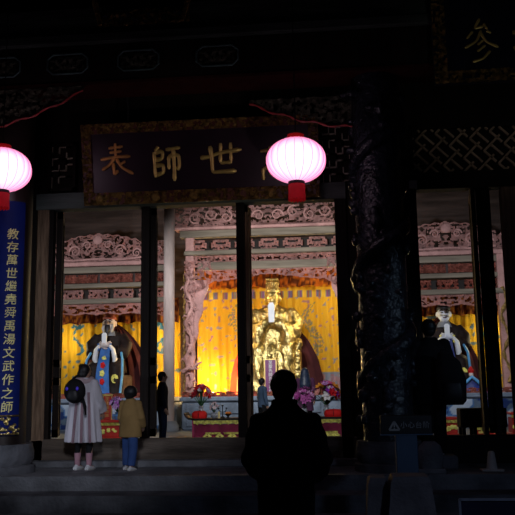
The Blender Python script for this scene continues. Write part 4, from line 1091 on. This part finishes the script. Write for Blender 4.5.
def hair_short(HD, t, s, mat=m_hair, full=0.0):
    mb = MB(); mb.ell(HD(0, -.005, 1.615), (.088*s, .098*s, .098*s), 24, 16); mb.ell(HD(0, -.045, 1.575), (.080*s, .062*s, .095*s), 20, 12)
    for i in range(40):
        a = random.uniform(0, 2*PI); mb.ell(HD(.06*cos(a), -.02+.07*sin(a), 1.655+random.uniform(-.035, .005)), (.026*s, .03*s, .022*s), 8, 6)
    mb.ell(HD(0, -.01, 1.645), (.085*s, .09*s, .075*s), 16, 12); mb.ell(HD(0, -.02, 1.61), (.098*s, .10*s, .085*s), 16, 12)
    part('hair', mb.remesh(.010, 3), mat, t, world=False)
def jacket(V, R, t, arms, mat, s, rows, rad, name='jacket', lab=None, pad=0, vox=.014, wr=None):
    mb = MB().vloft(R(rows), 32)
    for sg, a in arms.items():
        pts = [V(*a[0]), (V(*a[0])+V(*a[1]))/2, V(*a[1]), (V(*a[1])+V(*a[2]))/2, V(*a[2])]
        mb.tube(pts, [rad[0]*s, rad[1]*s, rad[1]*s, rad[2]*s, rad[3]*s], 16)
        mb.ell(pts[0], rad[0]*1.05*s)
    mb.remesh(vox*max(1, s*.9), 3)
    if pad: mb.move(lambda v: v + Vector((v.x, v.y, 0)).normalized()*pad*sin(v.z*46))
    return part(name, mb, mat, t, world=False, label=lab)

# foreground man in dark padded jacket
Ym = 5.6
c = P(284, 390, Ym)
arms = {-1: [(-.175, 0, 1.345), (-.235, -.02, 1.09), (-.17, .17, .98)], 1: [(.185, 0, 1.345), (.255, -.02, 1.09), (.19, .17, .98)]}
t, V, R, arms, feet, HD = person('man', (c.x, Ym, -.42), math.radians(-2), 1.69, 'man seen from behind in dark padded jacket, large silhouette in the centre foreground', arms=arms, hvox=.009)
s = 1.69/1.7
hair_short(HD, t, s*1.0)
jacket(V, R, t, arms, m_black, s, [(0, 0, .84, .185, .14), (0, 0, .9, .20, .15), (0, 0, 1.05, .20, .145), (0, 0, 1.25, .215, .145), (0, 0, 1.34, .215, .13), (0, 0, 1.40, .18, .115), (0, 0, 1.44, .125, .10), (0, 0, 1.50, .085, .085)], (.075, .075, .07, .06), 'padded_jacket', pad=.006)
part('collar', MB().vloft(R([(0, 0, 1.44, .095, .09), (0, 0, 1.50, .092, .09), (0, 0, 1.515, .075, .075)]), 24), m_black, t, world=False)
trousers(V, t, feet, M('charcoal_trousers', (.014, .014, .018), .8), s, (.115, .09, .075))
for sg in (-1, 1): shoe(V, t, feet[sg][0], feet[sg][1], m_black, s)

# woman with pale coat and round black backpack on the porch
Yw = 12.25
c = P(83, 467, Yw)
arms = {-1: [(-.17, 0, 1.37), (-.22, .03, 1.12), (-.17, .14, .92)], 1: [(.17, 0, 1.37), (.23, .04, 1.12), (.24, .16, .92)]}
t, V, R, arms, feet, HD = person('woman', (c.x, Yw, 0), math.radians(-12), 1.60, 'woman seen from behind in long pale grey coat, round black backpack on her back', arms=arms, headturn=-.5, feet={-1: (-.10, 0), 1: (.11, 0)})
s = 1.6/1.7
mb = MB(); mb.ell(HD(0, -.01, 1.60), (.095*s, .10*s, .105*s), 20, 14); mb.ell(HD(-.05, -.03, 1.665), (.055*s, .05*s, .05*s)); mb.ell(HD(0, -.05, 1.54), (.09*s, .06*s, .08*s)); mb.ell(HD(-.07, -.04, 1.55), (.045*s, .05*s, .07*s))
part('hair', mb.remesh(.012, 1), m_hair, t, world=False, label='dark hair gathered in a top bun')
m_coat = M('pale_lilac_coat', (.66, .64, .70), .8, var=.15, scale=3, stretch=(3, 3, .4))
j = jacket(V, R, t, arms, m_coat, s, [(0, 0, .44, .31, .22), (0, 0, .6, .30, .21), (0, 0, .85, .275, .19), (0, 0, 1.1, .255, .16), (0, 0, 1.28, .24, .145), (0, 0, 1.38, .19, .125), (0, 0, 1.44, .12, .10), (0, 0, 1.48, .09, .085)], (.085, .095, .10, .08), 'long_coat')
for v in j.data.vertices:
    a = math.atan2(v.co.y, v.co.x); k = max(0, min(1, (1.25-v.co.z)/.8)); d = Vector((v.co.x, v.co.y, 0)).normalized(); v.co += d*.022*k*sin(a*13+v.co.z*1.5)
m_foldshade = M('maroon_fold_shade', (.32, .21, .24), .8, var=.2)  # colour for strips that paint the shaded folds of the coat
mb = MB()
for a in (-1.75, -1.3, -.85):
    rings = []
    for k in range(13):
        z = .44+.80*k/12; u = (z-.42)/.9; rx = .335-.13*u; ry = .245-.09*u; w = .011
        rings.append([Vector(((rx+.008*q)*s*cos(a+b*w/rx*2), (ry+.008*q)*s*sin(a+b*w/rx*2), z*s)) for q, b in ((-1, -1), (-1, 1), (1.2, 1), (1.2, -1))])
    mb.quadstrip(rings)
part('coat_fold_shade', mb, m_foldshade, t, world=False, label='maroon strips painting the shade of the coat folds')
part('scarf_hood', MB().tube([V(.10*cos(a)*1.15, .085*sin(a)*1.3-.01, 1.43+.02*sin(a*2)) for a in [2*PI*i/16 for i in range(17)]], [.045*s+.008*sin(i*1.7) for i in range(17)], 10), M('pale_pink_scarf', (.52, .40, .43), .8), t, world=False, label='pale pink hood around the neck')
trousers(V, t, feet, m_black, s, (.085, .06, .048), .24)
for sg in (-1, 1):
    fx, fy = feet[sg]
    mb = MB(); mb.tube([V(fx, fy-.01, .06), V(fx, fy, .27)], [.042*s, .055*s], 12)
    part('sock', mb, M('pink_sock', (.55, .30, .36), .8), t, world=False)
    shoe(V, t, fx, fy, m_white, s*1.0, 'white shoe')
o = thing('round_backpack', (0, 0, 0), 'round black backpack worn by the woman in the pale coat, two small violet reflectors with added glow', 'backpack')
# place in world beside her back
bpc = P(73.5, 391, Yw-.36); o.location = (bpc.x, Yw-.30, bpc.z-.2)
part('pack_body', MB().ell((0, 0, .2), (.165, .115, .185), 24, 16).ell((0, -.08, .14), (.11, .05, .10), 16, 10), m_black, o, world=False)
part('front_pocket', MB().vloft([(0, -.1, .06, .08, .03), (0, -.115, .12, .1, .035), (0, -.11, .2, .07, .02)], 16), m_iron, o, world=False)
for a in (-.085, .075): part('reflector', MB().ell((a, -.118, .235), (.022, .014, .028), 10, 8), M('violet_reflector_glow', (.05, .03, .5), .3, emit=(.10, .05, .9), es=.12), o, world=False, label='violet reflector with painted glow')  # emission paints the reflected violet glint, no lamp inside
part('strap', MB().tube([(.12, .02, .08), (.17, -.02, -.03), (.18, -.02, -.16)], [.03, .028, .02], 8, flat=.5), m_black, o, world=False, label='hanging strap')
part('strap', MB().tube([(-.10, .06, .33), (-.02, .10, .42), (.04, .12, .44)], .018, 8), m_black, o, world=False)

# child in tan jacket
Yk = 12.2
c = P(130, 467, Yk)
arms = {-1: [(-.18, 0, 1.34), (-.25, .02, 1.06), (-.20, .16, .86)], 1: [(.18, 0, 1.34), (.25, .02, 1.06), (.2, .17, .88)]}
t, V, R, arms, feet, HD = person('child', (c.x, Yk, 0), math.radians(-20), 1.24, 'child with dark hair in tan jacket, blue jeans and white shoes on the porch', arms=arms, feet={-1: (-.12, .05), 1: (.11, -.12)}, headturn=-.3)
s = 1.24/1.7
mb = MB(); mb.ell(HD(0, -.005, 1.595), (.145*s, .14*s, .135*s), 20, 14); mb.ell(HD(0, -.04, 1.53), (.115*s, .09*s, .10*s)); part('hair', mb.remesh(.012, 1), m_hair, t, world=False, label='dark bobbed hair')
jacket(V, R, t, arms, M('tan_jacket_cloth', (.34, .22, .085), .8, var=.15), s, [(0, 0, .66, .255, .19), (0, 0, .8, .25, .18), (0, 0, 1.0, .23, .165), (0, 0, 1.25, .21, .145), (0, 0, 1.36, .19, .125), (0, 0, 1.42, .12, .10), (0, 0, 1.46, .09, .09)], (.085, .085, .08, .07), 'tan_jacket', vox=.012)
trousers(V, t, feet, M('blue_denim', (.045, .10, .30), .8, var=.2), s, (.12, .10, .085), .09, 'blue jeans')
for sg in (-1, 1): shoe(V, t, feet[sg][0], feet[sg][1], m_white, s*1.0, 'white shoe')

# dark-clothed visitor in the doorway, profile to the right
Yd = 17.0
c = P(162.5, 377, Yd)
hgt = 1.58
t, V, R, arms, feet, HD = person('visitor', (c.x, Yd, 0), math.radians(-75), hgt, 'visitor in dark blue clothes standing in profile inside the hall, left of the altar table')
t.location.z = 0
s = hgt/1.7
hair_short(HD, t, s)
jacket(V, R, t, arms, M('dark_navy_jacket', (.012, .016, .035), .8), s, [(0, 0, .82, .18, .13), (0, 0, 1.0, .175, .125), (0, 0, 1.25, .19, .13), (0, 0, 1.36, .19, .12), (0, 0, 1.42, .13, .09), (0, 0, 1.47, .085, .08)], (.07, .062, .055, .045), 'dark_jacket')
trousers(V, t, feet, M('dark_blue_trousers', (.02, .035, .08), .8), s)
for sg in (-1, 1): shoe(V, t, feet[sg][0], feet[sg][1], m_black, s)
# visitor bowing behind the mullion, blue jacket
Yb = 21.5
c = P(262, 378, Yb)
hgt = c.z/1.005
t, V, R, arms, feet, HD = person('visitor', (c.x, Yb, 0), math.radians(-60), hgt, 'dark-haired visitor in blue jacket inside the hall, between mullion and the foreground man', headturn=.4)
s = hgt/1.7
hair_short(HD, t, s)
jacket(V, R, t, arms, M('slate_blue_jacket', (.10, .16, .26), .8), s, [(0, 0, .82, .19, .14), (0, 0, 1.0, .18, .13), (0, 0, 1.25, .2, .14), (0, 0, 1.36, .2, .12), (0, 0, 1.42, .13, .09), (0, 0, 1.47, .085, .08)], (.07, .062, .055, .045), 'blue_jacket')
trousers(V, t, feet, m_black, s)
for sg in (-1, 1): shoe(V, t, feet[sg][0], feet[sg][1], m_black, s)
# long-haired visitor
Yl = 21.6
c = P(304.5, 367.5, Yl)
hgt = c.z/1.01
t, V, R, arms, feet, HD = person('visitor', (c.x, Yl, 0), math.radians(5), hgt, 'visitor with long blue-black hair standing behind the purple orchids')
s = hgt/1.7
mb = MB(); mb.ell(HD(0, -.01, 1.61), (.105*s, .11*s, .105*s)); mb.tube([V(0, -.05, 1.62), V(0, -.09, 1.45), V(0, -.13, 1.25), V(0, -.13, 1.12)], [.10*s, .135*s, .15*s, .10*s], 16, flat=.6)
part('hair', mb.remesh(.014, 2), M('blue_black_hair', (.035, .055, .11), .4, var=.5, scale=8, stretch=(6, 6, .5)), t, world=False, label='long blue-black hair')
jacket(V, R, t, arms, M('plum_coat', (.14, .05, .12), .8), s, [(0, 0, .6, .22, .16), (0, 0, 1.0, .18, .13), (0, 0, 1.25, .2, .14), (0, 0, 1.36, .2, .12), (0, 0, 1.42, .13, .09), (0, 0, 1.47, .085, .08)], (.07, .062, .055, .045), 'plum_coat')
trousers(V, t, feet, m_black, s)
for sg in (-1, 1): shoe(V, t, feet[sg][0], feet[sg][1], m_black, s)

# tall dark visitor with backpack at right, on a low stone plinth
Yr_ = 12.1
c = P(431, 319, Yr_)
xr, zpl = P(435, 460, Yr_).x, .20
solo('stone_plinth', MB().box((xr-.2, Yr_-.25, 0), (xr+.30, Yr_+.25, zpl), .03), m_step, 'low dark stone plinth on the porch under the dark visitor with backpack', 'plinth')
hgt = (c.z-zpl)/1.01
arms = {-1: [(-.19, 0, 1.38), (-.26, .02, 1.13), (-.17, .24, 1.16)], 1: [(.19, 0, 1.38), (.27, .0, 1.12), (.2, .24, 1.14)]}
t, V, R, arms, feet, HD = person('visitor', (xr, Yr_, zpl), math.radians(8), hgt, 'tall visitor in black with a bulky backpack, silhouette in front of the right shrine', arms=arms)
print('right visitor height', hgt)
s = hgt/1.7
hair_short(HD, t, s)
jacket(V, R, t, arms, m_black, s, [(0, 0, .62, .235, .17), (0, 0, .9, .235, .17), (0, 0, 1.1, .225, .165), (0, 0, 1.25, .225, .15), (0, 0, 1.36, .205, .13), (0, 0, 1.42, .14, .10), (0, 0, 1.48, .09, .09)], (.085, .08, .07, .055), 'black_coat')
trousers(V, t, feet, m_black, s, (.115, .09, .075))
for sg in (-1, 1): shoe(V, t, feet[sg][0], feet[sg][1], m_black, s)
bx = P(450, 375, Yr_-.3)
o = thing('bulky_backpack', (bx.x, Yr_-.38, bx.z-.42), 'bulky black backpack on the back of the tall dark visitor at right', 'backpack')
part('pack_body', MB().vloft([(0, 0, .0, .15, .12), (0, 0, .06, .20, .15), (0, 0, .35, .21, .155), (-.03, 0, .6, .17, .13), (-.08, 0, .74, .08, .08)], 28, .8), m_black, o, world=False)
part('front_pocket', MB().vloft([(0, -.14, .06, .13, .05), (0, -.16, .15, .14, .06), (0, -.15, .30, .12, .04)], 20, .8), m_iron, o, world=False)
part('top_handle', MB().tube([(-.12, .0, .72), (-.12, 0, .78), (-.05, 0, .78), (-.05, 0, .72)], .012, 6), m_black, o, world=False)

# ================================================================== RIGHT FOREGROUND OBJECTS
Ys = 9.0
x0, x1 = xP(380, 425, Ys), xP(432, 425, Ys); z0, z1 = zP(405, 434, Ys), zP(405, 415, Ys)
t = thing('warning_sign', ((x0+x1)/2, Ys, -.42), 'dark sign board with white triangle and characters on a blue-grey post', 'sign')
part('sign_board', MB().box((x0, Ys-.03, z0), (x1, Ys+.03, z1), .008), M('charcoal_board', (.012, .013, .016), .5), t, smooth=False)
part('board_edge', MB().box((x0, Ys-.034, z0-.012), (x1, Ys+.03, z0+.002)), m_metalblue, t, smooth=False)
tx = xP(394, 425, Ys); tz = (z0+z1)/2-.015; q = .055
mb = MB(); 
A_, B_, C_ = (tx-q, tz-.04), (tx+q, tz-.04), (tx, tz+.05)
for a, b in ((A_, B_), (B_, C_), (C_, A_)): mb.bar((a[0], Ys-.036, a[1]), (b[0], Ys-.036, b[1]), .02, .006)
mb.box((tx-.007, Ys-.039, tz-.012), (tx+.007, Ys-.033, tz+.026)).box((tx-.007, Ys-.039, tz-.03), (tx+.007, Ys-.033, tz-.018))
part('warning_triangle', mb, m_cream, t, smooth=False, label='white warning triangle')
for ch, px in zip('小心台阶', (403.5, 411, 418.5, 426)):
    g = font_mesh(ch, .075, .002, .012); xx = xP(px, 425, Ys); g.move(lambda v: v+Vector((xx, Ys-.034, tz+.012))); part('character', g, M('dim_white_lettering', (.35, .35, .35), .6), t, smooth=False)
xa, xb = xP(396, 455, Ys), xP(418, 455, Ys)
part('post', MB().box((xa, Ys-.02, -.40), (xb, Ys+.06, z0), .01), m_metalblue, t, smooth=False, label='wide blue-grey post')
part('foot_plate', MB().box((xa-.1, Ys-.2, -.42), (xb+.1, Ys+.2, -.40)), m_metalblue, t, smooth=False)
# grey stone block in front
Yg = 7.4
xa, xb = xP(391, 480, Yg), xP(431, 480, Yg); z1 = zP(410, 477, Yg)
def frus(x0, x1, y0, y1, z0, z1, fl):
    return MB().quadstrip([[Vector(p) for p in ((x0-fl, y0-fl, z0), (x1+fl, y0-fl, z0), (x1+fl, y1+fl, z0), (x0-fl, y1+fl, z0))], [Vector(p) for p in ((x0, y0, z1-.05), (x1, y0, z1-.05), (x1, y1, z1-.05), (x0, y1, z1-.05))], [Vector(p) for p in ((x0+.02, y0+.02, z1), (x1-.02, y0+.02, z1), (x1-.02, y1-.02, z1), (x0+.02, y1-.02, z1))]])
m_greyst = M('grey_purple_stone', (.17, .155, .165), .8, var=.25, bump=.3)
solo('stone_block', frus(xa, xb, Yg, Yg+.4, -.42, z1, .09), m_greyst, 'large tapering grey stone block in front of the sign post', 'stone block', smooth=False)
xa, xb = xP(368, 480, Yg+.1), xP(388, 480, Yg+.1)
solo('stone_block', frus(xa, xb, Yg+.1, Yg+.45, -.42, z1-.02, .05), m_greyst, 'smaller dark stone block just left of the large tapering one', 'stone block', smooth=False)
# stone drum by the dragon column
c = P(430, 455, 11.55)
t = thing('stone_drum', (c.x, 11.55, 0), 'rounded grey drum stone on the porch right of the dragon column', 'drum stone')
part('drum', MB().vloft([(c.x, 11.55, .05, .16, .13), (c.x, 11.55, .12, .17, .15), (c.x, 11.55, .25, .18, .16), (c.x, 11.55, .36, .15, .14), (c.x, 11.55, .42, .08, .07)], 28), m_stone, t)
part('drum_plinth', MB().box((c.x-.19, 11.37, 0), (c.x+.19, 11.75, .06), .01), m_stone, t, smooth=False)
# small pale conical stand
c = P(492, 467, 11.7)
t = thing('conical_stand', (c.x, 11.7, 0), 'small pale grey conical stand on a flat base on the porch at right', 'stand')
part('stand_base', MB().box((c.x-.15, 11.6, 0), (c.x+.15, 11.82, .03), .008), m_cream, t, smooth=False)
part('stand_cone', MB().vloft([(c.x, 11.7, .03, .08, .08), (c.x, 11.7, .05, .075, .075), (c.x, 11.7, .25, .045, .045), (c.x, 11.7, .27, .03, .03)], 20), m_cream, t)
# low notice board bottom-right
Yn = 6.2
c0 = P(459, 499, Yn); x1 = c0.x+1.0
t = thing('notice_board', (c0.x+.5, Yn, -.42), 'low dark navy notice board with thin grey rim at the bottom right corner', 'sign')
part('board', MB().box((c0.x, Yn, -.25), (x1, Yn+.04, c0.z), .005), M('navy_board', (.012, .014, .04), .4), t, smooth=False)
mb = MB()
for a in ((c0.x, c0.z-.012, x1, c0.z+.006), (c0.x-.006, -.25, c0.x+.012, c0.z), (x1-.012, -.25, x1+.006, c0.z)): mb.box((a[0], Yn-.012, a[1]), (a[2], Yn, a[3]))
part('rim', mb, M('grey_rim', (.20, .21, .26), .5), t, smooth=False)
for a in (c0.x+.08, x1-.12): part('leg', MB().box((a, Yn+.01, -.42), (a+.04, Yn+.035, -.24)), m_iron, t, smooth=False)

# ================================================================== LIGHTS
def light(kind, loc, col, power, target=None, size=.3, spot=60, blend=.6):
    d = bpy.data.lights.new('lamp', kind); d.color = col; d.energy = power
    if kind == 'SPOT': d.spot_size = math.radians(spot); d.spot_blend = blend
    if kind == 'AREA': d.size = size
    else: d.shadow_soft_size = size
    o = bpy.data.objects.new('lamp_and_fill', d); COL.objects.link(o); o.location = loc  # one name for the lamps of the place and the added fill lights
    if target: o.rotation_euler = (Vector(target)-Vector(loc)).to_track_quat('-Z', 'Y').to_euler()
    return o
light('SPOT', (XC+.3, 18.6, 4.9), (.95, .97, 1.0), 1900, (XC, 26.2, 3.9), .12, 75)
light('SPOT', (XC-BAY+.6, 18.6, 4.8), (.88, .92, 1.0), 1200, (XC-BAY, 26.2, 3.6), .12, 70)
light('SPOT', (XC+BAY-.4, 18.6, 4.8), (.85, .90, 1.0), 950, (XC+BAY, 26.2, 3.6), .12, 70)
c = P(209, 390, 27.0)
light('POINT', (c.x, c.y-.05, 1.35), (1, .62, .22), 330, None, .15)
light('POINT', (XC-1.9, 26.2, 4.4), (1, .72, .35), 90, None, .1)  # this pair: added fill to brighten the central curtain, no fixture
light('POINT', (XC+1.9, 26.2, 4.4), (1, .82, .45), 110, None, .1)
light('POINT', (XC-BAY-1.8, 27.0, 3.0), (1, .85, .5), 60, None, .1)  # added fills from here on lift the yellow side curtains
light('POINT', (XC-BAY+1.8, 27.0, 3.0), (1, .85, .5), 60, None, .1)
light('POINT', (XC+BAY+1.8, 27.0, 3.0), (1, .85, .5), 60, None, .1)
light('POINT', (XC+BAY-1.8, 27.0, 3.0), (1, .85, .5), 50, None, .1)
light('SPOT', (XC+.6, 15.2, 4.3), (.92, .95, 1.0), 520, (XC-.2, 21.0, .5), .12, 58)  # added fill spot, brightens the altar tables
light('SPOT', (XC-BAY+1.2, 15.2, 4.3), (.85, .92, 1.0), 420, (XC-BAY+.6, 21.0, .5), .12, 50)  # added fill for the left pedestal
light('SPOT', (XC+BAY-1.2, 15.2, 4.3), (.85, .92, 1.0), 420, (XC+BAY-.5, 21.0, .5), .12, 50)  # likewise added, for the right pedestals
# courtyard lamps, followed by added fill spots that have no source
light('SPOT', (-1.5, 4.6, 3.0), (.86, .88, 1.0), 500, (-4.2, 12.6, 1.5), .3, 44, .9)
light('SPOT', (-7.5, 7.5, 1.2), (.7, .8, 1.0), 190, (-4.9, 11.9, .9), .2, 30, 1.0)
light('SPOT', (6.5, 8.0, 3.0), (.50, .72, 1.0), 90, (1.2, 11.7, 1.9), .1, 24)
light('SPOT', (3.5, 3.0, 2.6), (.50, .65, 1.0), 70, (1.3, 8.0, -.1), .2, 60)  # added blue fill so sign, stone block and notice board show
light('SPOT', (.6, 5.0, .8), (1.0, .9, .75), 110, (-2.2, 12.1, 4.6), .15, 24)  # added fill from below, stands in for lantern light on the plaque letters
light('SPOT', (3.6, 4.5, 2.2), (.9, .9, .8), 60, (3.0, 11.3, 5.7), .2, 30)  # added fill to brighten the upper right plaque character
w = bpy.data.worlds.new('night'); SC.world = w; w.use_nodes = True
w.node_tree.nodes['Background'].inputs[0].default_value = (.25, .35, .7, 1); w.node_tree.nodes['Background'].inputs[1].default_value = .006
